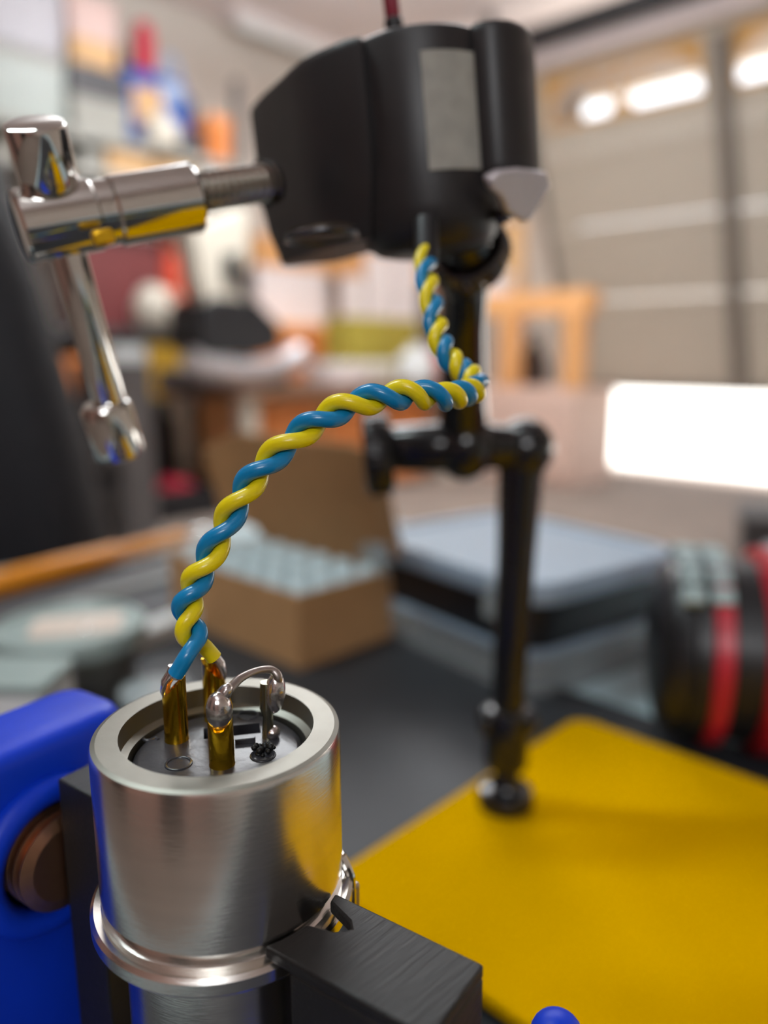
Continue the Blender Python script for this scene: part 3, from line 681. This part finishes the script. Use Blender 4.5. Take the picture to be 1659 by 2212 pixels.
obj('bar_head', lathe(NB(), ha, hd, [(hr - .0006, 0), (hr - .0002, .0002), (hr, .0006), (hr, (hb_ - ha).length - .0012), (hr * .9, (hb_ - ha).length - .0003), (hr * .6, (hb_ - ha).length + .0002)], 48), chrome, slide)
ca_, cb_ = P(224, 868, .1262), P(262, 985, .1305); cl = (cb_ - ca_).length; cr = pxr(54, .128)
obj('end_cap', lathe(NB(), ca_, cb_ - ca_, [(cr * .8, 0), (cr * .95, .0005), (cr, .0012), (cr, cl - .0012), (cr * .94, cl - .0003), (cr * .8, cl)], 40), chrome, slide)
# red lead out of the top
rl0 = cpt(-.0032, .002, -.0004); rl1 = rl0 + CW * .0095 - CU * .0004
t = thing('red_lead', 'short dark red wire rising from the top of the black clamp', 'wire', rl0)
obj('sheath', rod(NB(), rl0, rl0.lerp(rl1, .55), .0016, .4, 16), black_gloss, t)
obj('red_insulation', rod(NB(), rl0.lerp(rl1, .5), rl1 + (rl1 - rl0) * .4, .0013, .3, 16), mat('dark_red_wire', (128, 22, 44), .4), t)

# ================================================================ MICROPHONE TUBE WITH SOLDER CUPS
ct = P(471, 1568, .0856)          # centre of the rim plane
MR = .01362
ZT = ct.z
def mp(u, v, h=0): return ct + RH * u + FH * v + UP * h       # millimetre-frame helper (metres)
HT = .0205
mic = thing('metal_tube', 'machined aluminium tube with four solder cups, clamped between black soft jaws', 'tube', mp(0, 0, -.075))
prof = [(.0098, -.0062), (.0098, -.0028), (.0106, -.0024), (.0106, 0), (MR - .0007, 0), (MR - .0002, -.0002), (MR, -.0008), (MR, -.0176), (MR - .0006, -.0180), (MR - .0006, -.0187), (MR, -.0190), (MR, -.0202)]
bm = NB(); lathe(bm, ct, UP, prof[5:], 128, False); lathe(bm, ct, UP, [(MR - .0002, -.0002), (MR - .0002, -.0003)], 8, False) if False else None
obj('shell', bm, alu, mic)
bm = NB(); lathe(bm, ct, UP, prof[:6], 128, False); obj('rim', bm, alu_face, mic, smooth=14, label='matt turned aluminium rim')
bm = NB(); fr = MR + .0012; lathe(bm, ct, UP, [(MR - .001, -.0195), (fr - .0004, -.0195), (fr, -.0199), (fr, -.0212), (fr - .0004, -.0217), (.0122, -.0219)], 128, False); obj('flange_ring', bm, alu, mic)
bm = NB(); lathe(bm, ct, UP, [(.0114, -.0215), (.0114, -.075)], 96); obj('lower_tube', bm, alu, mic)
# black insert with key slot
ZI = -.0029
bm = NB(); lathe(bm, ct, UP, [(.0090, -.0065), (.0093, -.004), (.0093, ZI - .0004), (.0090, ZI - .0001), (.0086, ZI)], 96)
ins = obj('insert', bm, insert_black, mic)
def isl(px, py): return onz(px, py, ZT + ZI)
q = onz(512, 1590, ZT + ZI); q.z = ZT + ZI
a0_, a1_ = onz(440, 1585, ZT + ZI), onz(562, 1572, ZT + ZI); kd = (a1_ - a0_); kl = kd.length; kd.normalize(); ky = UP.cross(kd).normalized()
bm = NB(); box(bm, (a0_ + a1_) / 2, (kl, .0026, .008), (kd, ky, UP)); cutter = obj('cutter', bm, hole_black)
cut(ins, cutter)
bm = NB(); box(bm, (a0_ + a1_) / 2 - UP * .0030, (kl - .0001, .0025, .001), (kd, ky, UP)); obj('key_slot', bm, hole_black, ins)
bm = NB(); e0, e1 = isl(508, 1608), isl(552, 1602); box(bm, (e0 + e1) / 2 + UP * .0002, ((e1 - e0).length, .0004, .0008), (kd, ky, UP)); obj('slot_lip', bm, insert_black, ins, bevel=.0001)
rd = random.Random(3)
for px, py, r_ in ((386, 1650, .00135), (536, 1545, .0012), (568, 1632, .0013)):
    q = isl(px, py); bm = NB(); tube(bm, [q + V((math.cos(w_), math.sin(w_), 0)) * r_ for w_ in [2 * PI * i / 28 for i in range(29)]], .00016, 8, False); obj('moulded_ring', bm, insert_black, ins)
q = isl(568, 1622)
bm = NB()
for i in range(14): ball(bm, q + V((rd.uniform(-.0012, .0012), rd.uniform(-.0009, .0009), rd.uniform(0, .0006))), rd.uniform(.0002, .0005), n=8, m=6)
o = obj('burnt_debris', bm, hole_black, ins); o['kind'] = 'stuff'
q = isl(325, 1598); bm = NB(); tube(bm, spline([q - RH * .0009 + FH * .0003, q - RH * .0006 - FH * .0001, q, q + RH * .0005 + FH * .0004, q + RH * .0009], 6), .00018, 8); obj('moulded_mark', bm, insert_black, ins)
# solder cups
def cup(base, top, r, m_, slant, sdir, name='solder_cup', lab=None):
    h = (top - base).length; ax = (top - base).normalized(); n = 32
    bm = NB(); X_, Y_, Z_ = frame(ax, RH); loops = []
    for f_, ro in ((-.05, 1.04), (0, 1.04), (.02, 1.0), (.5, 1), (1, 1), (1, .78), (.6, .76)):
        lp_ = []
        for i in range(n):
            d = X_ * math.cos(2 * PI * i / n) + Y_ * math.sin(2 * PI * i / n)
            cutv = max(0, d.dot(sdir) * .5 + .5) * slant if f_ >= .999 else 0
            lp_.append(base + ax * (h * f_ - h * cutv) + d * r * ro)
        loops.append(lp_)
    loft(bm, loops); return obj(name, bm, m_, mic, label=lab)
CR = .00136
b1 = isl(382, 1596); t1 = b1 + UP * .0078
b2 = isl(466, 1552); t2 = b2 + UP * .0078
b3 = isl(480, 1650); t3 = b3 + UP * .0078
b4 = isl(580, 1592); t4 = b4 + UP * .0068
sL = (-RH - FH * .3).normalized()
cup1 = cup(b1, t1, CR, gold, .34, -RH)
cup2 = cup(b2, t2, CR, gold, .34, RH)
cup3 = cup(b3, t3, CR, gold, .45, -FH)
bm = NB(); tube(bm, [b4 - UP * .001, b4 + UP * .001, b4 + UP * .0026, b4 + UP * .0036, t4], [.0008, .0007, .00055, .0009, .00075], 20)
cup4 = obj('silver_solder_cup', bm, silver_pin, mic, label='tarnished silver solder cup')
# solder fillets and joints
bm = NB(); tube(bm, [t1 - RH * .0010 - UP * .0031, t1 - RH * .0011 - UP * .002, t1 - RH * .0008 - UP * .0007, t1 + UP * .0004 - RH * .0001, t1 + UP * .0012], [.0002, .00048, .00062, .00066, .0005], 16); obj('solder_fillet', bm, tin, cup1)
bm = NB(); tube(bm, [t2 + RH * .0011 - UP * .0031, t2 + RH * .0012 - UP * .002, t2 + RH * .0008 - UP * .0007, t2 + UP * .0004, t2 + UP * .0011], [.0002, .00046, .0006, .00066, .0005], 16); obj('solder_fillet', bm, tin, cup2)
bm = NB(); ball(bm, t3 - FH * .0003 - UP * .0015, .00142, (UP - FH * .2), 1.65, 28, 18); ball(bm, t3 + RH * .0005 + UP * .0003, .0008, (UP + RH * .6), 1.7, 20, 12); obj('solder_blob', bm, tin, cup3)
bm = NB(); ball(bm, t4 + RH * .0009 - UP * .0013, .0012, (UP + RH * .1), 2.1, 24, 16); obj('solder_blob', bm, tin, cup4)
bm = NB(); ball(bm, b4 + RH * .0005 + UP * .0006, .0009, UP, .9, 20, 12); obj('solder_drip', bm, tin, cup4)
lam3 = .0815
jp = [t3 + UP * .0002, P(492, 1492, .0822), P(520, 1465, .0838), P(555, 1449, .0857), P(585, 1447, .0870), P(600, 1462, .0872), t4 + RH * .0010 - UP * .0008]
obj('jumper_wire', tube(NB(), spline(jp, 8), [.0004 + .0002 * smoothstep(0, 1, abs(i - 24) / 24) for i in range(49)], 14), wire_tin, mic)
# contact spring on the far side
g0 = P(746, 1872, .088); bm = NB(); tube(bm, spline([P(738, 1850, .0905), P(752, 1880, .0905), P(758, 1905, .0905), P(760, 1962, .0905)]), [.0006] * 25, 10); obj('contact_spring', bm, chrome, mic)
bm = NB(); box(bm, P(757, 1935, .091), (.0016, .0018, .0035)); obj('contact_block', bm, wire_tin, mic, bevel=.0003)

# ================================================================ TWISTED WIRE PAIR
KP = [(0, 404, 1338, .0838), (1, 412, 1281, .0838), (2, 442, 1223, .0838), (3, 479, 1149, .0838), (4, 519, 1076, .0836), (5, 565, 1011, .0836), (6, 628, 953, .0836), (7, 693, 906, .0838),
      (8, 762, 872, .0842), (9, 834, 858, .0850), (10, 893, 851, .0862), (11, 944, 857, .0882), (12, 976, 856, .0910), (13, 999, 850, .0938), (14, 1017, 845, .0966), (15, 1031, 837, .0992),
      (16, 1024, 820, .1018), (17, 1007, 806, .1030), (18, 986, 792, .1030), (19, 962, 760, .1036), (20, 946, 724, .1050), (21, 937, 680, .1070), (22, 928, 632, .1096), (23, 920, 588, .1130), (24, 919, 550, .1170), (25, 920, 520, .1190)]
RW = .00088
KP = [(-1, 424, 1388, .0838)] + KP
cl_ = spline([P(a, b, c_) for _, a, b, c_ in KP], 14)
strands = {0: [], 1: []}
for i, p in enumerate(cl_):
    k = -1 + i / 14
    T = (cl_[min(i + 1, len(cl_) - 1)] - cl_[max(i - 1, 0)]).normalized()
    N = (V((0, 0, CZ)) - p).normalized(); N = (N - T * N.dot(T)).normalized(); B = T.cross(N)
    for s in (0, 1):
        ph = (k + s) * PI                     # strand 0 = yellow in front at even k
        rr = RW * 1.0
        strands[s].append(p + (N * math.cos(ph) + B * math.sin(ph)) * rr)
yl = strands[0]; bl = strands[1]
wp = thing('twisted_wire_pair', 'blue and yellow insulated wires twisted together from the solder cups to the clamp', 'wire', t1)
lead_b = [V(q) for q in (t1 + UP * .0009, P(392, 1437, .0822), P(407, 1412, .0820))]
lead_y = [V(q) for q in (t2 + UP * .0010, P(452, 1410, .0858), P(441, 1398, .0856))]
def lead(ls, st): return spline([ls[0], ls[1], ls[2], st[1]], 6)[:-1] + st[1:]
pb_ = spline([P(379, 1457, .0823), P(388, 1443, .0822), P(405, 1415, .0820), bl[2]], 6)[:-1] + bl[2:]
py_ = spline([P(463, 1421, .0866), P(452, 1408, .0862), P(438, 1394, .0856), yl[2]], 6)[:-1] + yl[2:]
obj('blue_wire', tube(NB(), pb_, RW, 20), wblue, wp, smooth=60)
obj('yellow_wire', tube(NB(), py_, RW, 20), wyel, wp, smooth=60)
obj('bare_end', tube(NB(), [t1 + UP * .0002, P(381, 1460, .0823), P(383, 1452, .0823)], .0005, 12), tin, wp)
obj('bare_end', tube(NB(), [t2 + UP * .0002, P(462, 1424, .0866), P(458, 1416, .0865)], .0005, 12), tin, wp)

# ================================================================ SOFT JAWS AND VISE (t along the screw axis, s across it)
TA = (RH * .83 - FH * .558).normalized(); TS = (RH * .558 + FH * .83).normalized()
cx_ = V((ct.x, ct.y, 0))
def vp(t_, s_, z_): return cx_ + TA * t_ + TS * s_ + UP * z_
VA = (TA, TS, UP)
zL, zR = CZ - .0522, CZ - .0580
bm = NB(); prism(bm, [(-.0238, -.0052), (-.0165, -.0052), (-.0190, 0), (-.0165, .0052), (-.0238, .0052)], cx_, VA, zL - .046, zL)
tag(obj('soft_jaw', bm, black_print, bevel=.0003), 'black printed soft jaw behind the metal tube, against the blue vise plate', 'jaw', 'black soft jaws')
bm = NB(); prism(bm, [(.0155, -.0066), (.0300, -.0066), (.0316, -.0052), (.0316, .0036), (.0155, .0036), (.0166, .0020), (.0195, .0002), (.0166, -.0020)], cx_, VA, zR - .040, zR - .0015)
arc_ = lambda s_: (math.sqrt(.01385 ** 2 - s_ * s_), s_)
prism(bm, [arc_(-.0066), (.0300, -.0066), (.0316, -.0052), (.0316, .0036), arc_(.0036), arc_(.0022), (.0172, .0010), (.0180, .0002), (.0168, -.0010), arc_(-.0018), arc_(-.0034), arc_(-.0050)], cx_, VA, zR - .0015, zR)
tag(obj('soft_jaw', bm, black_print, bevel=.0003), 'black printed soft jaw with a V notch at the right of the metal tube', 'jaw', 'black soft jaws')
# vise
zV = CZ - .0488
vise = thing('bench_vise', 'small blue bench vise standing on the charcoal mat', 'vise', vp(0, -.005, ZM))
bm = NB(); prism(bm, rrect(.0135, .033, .0042, 6), vp(-.0348, -.0068, 0) , VA, ZM + .012, zV)
fixed = obj('fixed_jaw', bm, vblue, vise, bevel=.0022, seg=4)
sc0 = -.0044; zs = CZ - .0645
md = fixed.modifiers[0]
bm = NB(); cyl(bm, vp(-.0380, sc0, zs), vp(-.018, sc0, zs), .0074, n=48); cutter = obj('cutter', bm, hole_black)
cut(fixed, cutter)
ring = [vp(-.0276, sc0, zs) + (TS * math.cos(2 * PI * i / 40) + UP * math.sin(2 * PI * i / 40)) * .0090 for i in range(41)]
obj('screw_boss', tube(NB(), ring, .0019, 14, False), vblue, vise)
prof = []
for i in range(9): prof += [(.0050, i * .00145), (.0065, i * .00145 + .0005), (.0065, i * .00145 + .0007), (.0050, i * .00145 + .0012)]
bm = NB(); lathe(bm, vp(-.0370, sc0, zs), TA, prof, 40); obj('lead_screw', bm, copper, vise, smooth=15)
bm = NB(); prism(bm, rrect(.092, .030, .004), vp(.005, -.0085, 0), VA, ZM, ZM + .014); obj('slide_base', bm, vblue, vise, bevel=.001)
bm = NB(); prism(bm, rrect(.014, .020, .004, 6), vp(.0392, .0005, 0), VA, ZM + .012, CZ - .0760); mj = obj('moving_jaw', bm, vblue, vise, bevel=.0022, seg=4)
kb = P(1203, 2238, .0862)
obj('handle_bar', rod(NB(), kb - UP * .002, V((kb.x, kb.y, ZM + .006)) - TA * .004, .0016, .2), chrome, vise)
obj('handle_ball', ball(NB(), kb, .0030, UP, .9), vblue, vise)

# ================================================================ OTHER THINGS ON THE BENCH
# open carton with clear blister cups
cf = onz(648, 1448, ZM); cw, cd, chh = .104, .060, .034
cc0 = V((cf.x - cw / 2, cf.y + cd / 2, ZM)); cax = rot(0)
t = thing('cardboard_carton', 'open brown cardboard carton with its flap up, on the mat behind the wires', 'box', cc0)
th = .0014
obj('bottom', bx((cf.x - cw, cf.y, ZM), (cf.x, cf.y + cd, ZM + th)), card, t, smooth=0)
for a, b in (((cf.x - cw, cf.y), (cf.x, cf.y + th)), ((cf.x - cw, cf.y + cd - th), (cf.x, cf.y + cd)), ((cf.x - cw, cf.y + th), (cf.x - cw + th, cf.y + cd - th)), ((cf.x - th, cf.y + th), (cf.x, cf.y + cd - th))):
    obj('side_panel', bx((a[0], a[1], ZM + th), (b[0], b[1], ZM + chh)), card, t, smooth=0)
# lid flap: hinged at the back edge, leaning back, with tucked side ears
hg = V((0, cf.y + cd, ZM + chh)); ld = V((0, -math.sin(math.radians(16)), math.cos(math.radians(16))))
LH = .064
bm = NB(); ax_ = (V((1, 0, 0)), ld, V((1, 0, 0)).cross(ld))
prism(bm, [(cf.x - cw, 0), (cf.x, 0), (cf.x + .0, LH * .96), (cf.x - .008, LH), (cf.x - cw + .008, LH), (cf.x - cw, LH * .96)], hg, ax_, 0, th); lidp = obj('lid_flap', bm, card, t, smooth=0)
for s, xx in ((-1, cf.x - cw), (1, cf.x)):
    ed = (V((s * .9, -.5, .1))).normalized(); bm = NB()
    prism(bm, [(0, LH * .06), (.022, LH * .2), (.022, LH * .8), (0, LH * .97)], V((xx, hg.y, hg.z)), (ed, ld, ed.cross(ld)), 0, th); obj('side_ear', bm, card, lidp, smooth=0)
g = 'clear vials packed in the open cardboard carton'
nx, ny = 6, 4
for i in range(nx):
    for j_ in range(ny):
        q = V((cf.x - cw + .010 + i * (cw - .02) / (nx - 1), cf.y + .009 + j_ * (cd - .018) / (ny - 1), ZM + th))
        bm = NB(); r_ = .0068
        lathe(bm, q, UP, [(r_ * .9, 0), (r_, .001), (r_, .028), (r_ * .8, .0325), (r_ * .45, .0345), (.0005, .035)], 16)
        tag(obj('clear_vial', bm, vial_m), 'small clear domed vial packed upright in the open carton', 'vial', g)
# organiser case on a clear tray
oc = V((-.214, .308, ZB)) + RH * .005 - FH * .011
ax = rot(-10); cw_, cd_ = .117, .098
t = thing('clear_tray', 'shallow clear plastic tray under the black organizer case', 'tray', oc)
bm = NB(); loft(bm, [[oc + ax[0] * u * s + ax[1] * v * s + UP * z_ for u, v in rrect(cw_ * .97, cd_ * .97, .012)] for z_, s in ((0, .97), (.021, 1.0))]); obj('body', bm, clear, t)
bm = NB(); loft(bm, [[oc + ax[0] * u * s + ax[1] * v * s + UP * z_ for u, v in rrect(cw_ * .99, cd_ * .99, .012)] for z_, s in ((.0205, 1.0), (.0225, 1.0))]); obj('rim', bm, frost, t)
t = thing('organizer_case', 'black parts organizer with a frosted white lid on the clear tray', 'case', oc + UP * .0228)
z1_ = .0228
bm = NB(); loft(bm, [[oc + ax[0] * u * s + ax[1] * v * s + UP * z_ for u, v in rrect(cw_, cd_, .014)] for z_, s in ((z1_, .94), (z1_ + .020, .985))]); obj('body', bm, black_pl, t)
z2_ = z1_ + .0202
def ring_l(z_, s, r=.016): return [oc + ax[0] * u * s + ax[1] * v * s + UP * z_ for u, v in rrect(cw_ * 1.04, cd_ * 1.04, r)]
bm = NB(); loft(bm, [ring_l(z2_, .99), ring_l(z2_ + .001, 1.0), ring_l(z2_ + .0075, 1.0), ring_l(z2_ + .009, .985), ring_l(z2_ + .009, .87), ring_l(z2_ + .0075, .85)]); obj('lid', bm, frost, t)
for uu in (-.045, .045):
    bm = NB(); box(bm, oc + ax[0] * uu + ax[1] * (-cd_ * .522) + UP * (z2_ - .001), (.022, .003, .016), ax); obj('latch', bm, clear, t, bevel=.0008)
# red and black power tool at the right edge
ta_, tb_ = onz(1462, 1415, .72 + .033), onz(1790, 1400, .72 + .033); td = (tb_ - ta_).normalized(); L = (tb_ - ta_).length
tr0 = onz(1500, 1562, ZB)
RT = .0335
ta_ = onz(1424, 1412, .753); tb_ = ta_ + (RH * .975 - FH * .22) * .105; ta_.z = ZB + RT * 1.12; tb_.z = ZB + RT * 1.12; td = (tb_ - ta_).normalized(); L = (tb_ - ta_).length
tool = thing('power_tool', 'red and black power tool with ribbed grey grips at the right edge of the bench', 'tool', (ta_ + tb_) / 2 - UP * RT)
obj('nose', lathe(NB(), ta_, td, [(RT * .6, -.003), (RT * .82, -.001), (RT * .9, .002), (RT * .92, .007)], 40), black_pl, tool)
obj('front_housing', lathe(NB(), ta_ + td * .0068, td, [(RT * .92, 0), (RT * .98, .001), (RT * .98, .0055)], 40), black_pl, tool)
obj('red_band', lathe(NB(), ta_ + td * .0121, td, [(RT * .97, 0), (RT * 1.03, .001), (RT * 1.03, .006), (RT * .97, .007)], 40), red_pl, tool)
obj('middle_housing', lathe(NB(), ta_ + td * .0189, td, [(RT * .96, 0), (RT * .96, .0095)], 40), black_pl, tool)
obj('red_shell', lathe(NB(), ta_ + td * .0282, td, [(RT * .97, 0), (RT * 1.08, .002), (RT * 1.1, .02), (RT * 1.04, L - .055), (RT * .8, L - .042)], 40), red_pl, tool)
def arc_band(tc, wd, a0, a1, rr, th_, n=10):
    bm = NB(); X_, Y_, Z_ = frame(td, RH.cross(td)); up_ = (UP - td * UP.dot(td)).normalized(); sd_ = td.cross(up_); lo = []
    for i in range(n + 1):
        a = a0 + (a1 - a0) * i / n; d = up_ * math.cos(a) + sd_ * math.sin(a)
        lo.append([ta_ + td * (tc + q) + d * h for q, h in ((-wd / 2, rr), (wd / 2, rr), (wd / 2, rr + th_), (-wd / 2, rr + th_))])
    loft(bm, lo); return bm
SG = 1 if td.cross(UP).dot(-FH) > 0 else -1
for tcen in (.0060, .0150):
    for k in range(6):
        a = math.radians(-22 + 13 * k) * SG
        obj('grip_rib', arc_band(tcen, .0068, a - .085, a + .085, RT * .95, RT * .12, 3), grey_rib, tool, bevel=.0006)
obj('pale_badge', arc_band(.042, .016, -.35, .35, RT * 1.08, RT * .05, 6), mat('pale_blue_badge', (176, 200, 212), .3), tool)
bm = NB(); box(bm, ta_ + td * (L * .7) - UP * RT * .55 - FH * .02, (.03, .05, .03)); obj('handle_stub', bm, black_pl, tool, bevel=.006)
# orange wooden handle, steel rule
h0, h1 = onz(-40, 1283, ZB + .006), onz(405, 1165, ZB + .007)
t = thing('wooden_handle', 'orange lacquered wooden tool handle lying across the steel rule at left', 'handle', (h0 + h1) / 2 - UP * .006)
hd_ = (h1 - h0); L = hd_.length
bm = NB(); lathe(bm, h0 + UP * .003, hd_, [(.0055, 0), (.0076, .003), (.0078, L * .3), (.0070, L * .6), (.0056, L * .63), (.0060, L * .68), (.0052, L * .97), (.0030, L)], 24); obj('grip', bm, orange_wood, t)
obj('ferrule', rod(NB(), h1 + UP * .003, h1 + UP * .003 + hd_.normalized() * .02, .0034, .2, 20), chrome, t)
r0_, r1_ = onz(-60, 1262, ZB), onz(430, 1150, ZB); rd_ = (r1_ - r0_).normalized(); ry = UP.cross(rd_)
bm = NB(); box(bm, (r0_ + r1_) / 2 - ry * .018 + UP * .0006, ((r1_ - r0_).length, .05, .0012), (rd_, ry, UP)); tag(obj('steel_tray', bm, mat('dull_steel', (150, 152, 150), .35, .8), bevel=.0004), 'flat dull steel sheet on the bench under the orange handle', 'sheet')
r0_, r1_ = onz(120, 1330, ZB), onz(440, 1238, ZB); rd_ = (r1_ - r0_).normalized(); ry = UP.cross(rd_)
bm = NB(); box(bm, (r0_ + r1_) / 2 + UP * .003, ((r1_ - r0_).length, .012, .006), (rd_, ry, UP)); tag(obj('grey_bar', bm, mat('grey_bar_metal', (120, 122, 120), .4, .5), bevel=.0006), 'grey metal bar on the bench between the handle and the tin', 'bar')
r0_, r1_ = onz(262, 1412, ZM), onz(440, 1340, ZM); rd_ = (r1_ - r0_).normalized(); ry = UP.cross(rd_)
bm = NB(); box(bm, (r0_ + r1_) / 2 + UP * .0045, ((r1_ - r0_).length, .013, .009), (rd_, ry, UP)); tag(obj('white_bar', bm, white_pl, bevel=.0008), 'pale white plastic bar lying between the tin and the carton', 'bar')
tcn = along(150, 1345, .290); tcn.z = ZM; TRD = .0292; TH = along(150, 1345, .290).z - ZM
t = thing('round_tin', 'round tin with a pale green-white lid at the left edge behind the vise', 'tin', tcn)
obj('body', lathe(NB(), tcn, UP, [(TRD * .80, 0), (TRD * .82, .001), (TRD * .82, TH - .006)], 56), tin_side, t)
lid_ = obj('lid', lathe(NB(), tcn, UP, [(TRD * .9, TH - .008), (TRD, TH - .007), (TRD, TH - .001), (TRD * .97, TH), (TRD * .88, TH), (TRD * .86, TH - .0012), (.002, TH - .0012)], 64), tin_lid, t)
bm = NB(); prism(bm, rrect(.034, .024, .004), tcn + RH * .003 + UP * (TH - .0012), rot(60), 0, .0008); obj('lid_sticker', bm, mat('tan_sticker', (206, 190, 176), .4), lid_)
obj('lid_knob', ball(NB(), tcn + RH * .009 - FH * .006 + UP * (TH - .0005), .0022, UP, .6), chrome, lid_)
q = along(30, 1450, .238); q.z = ZM
t = thing('white_block', 'small white block in front of the tin at the left edge', 'block', q)
ax = rot(40); bm = NB(); prism(bm, rrect(.030, .024, .003), q, ax, 0, .031); obj('body', bm, white_pl, t, bevel=.001)
bm = NB(); prism(bm, rrect(.031, .025, .003), q, ax, .031, .034); obj('lid', bm, tin_lid, t)
q = along(335, 1470, .262); zt_ = q.z; q.z = ZM
t = thing('glass_dish', 'small clear glass dish just behind the metal tube', 'dish', q)
obj('bowl', lathe(NB(), q, UP, [(.010, 0), (.012, .001), (.0125, .012), (.0125, .016), (.0118, .016), (.0115, .003), (.001, .002)], 36), clear, t)
obj('rim', lathe(NB(), q + UP * .016, UP, [(.0115, 0), (.0128, 0), (.0128, .001), (.0115, .001)], 36), clear, t)
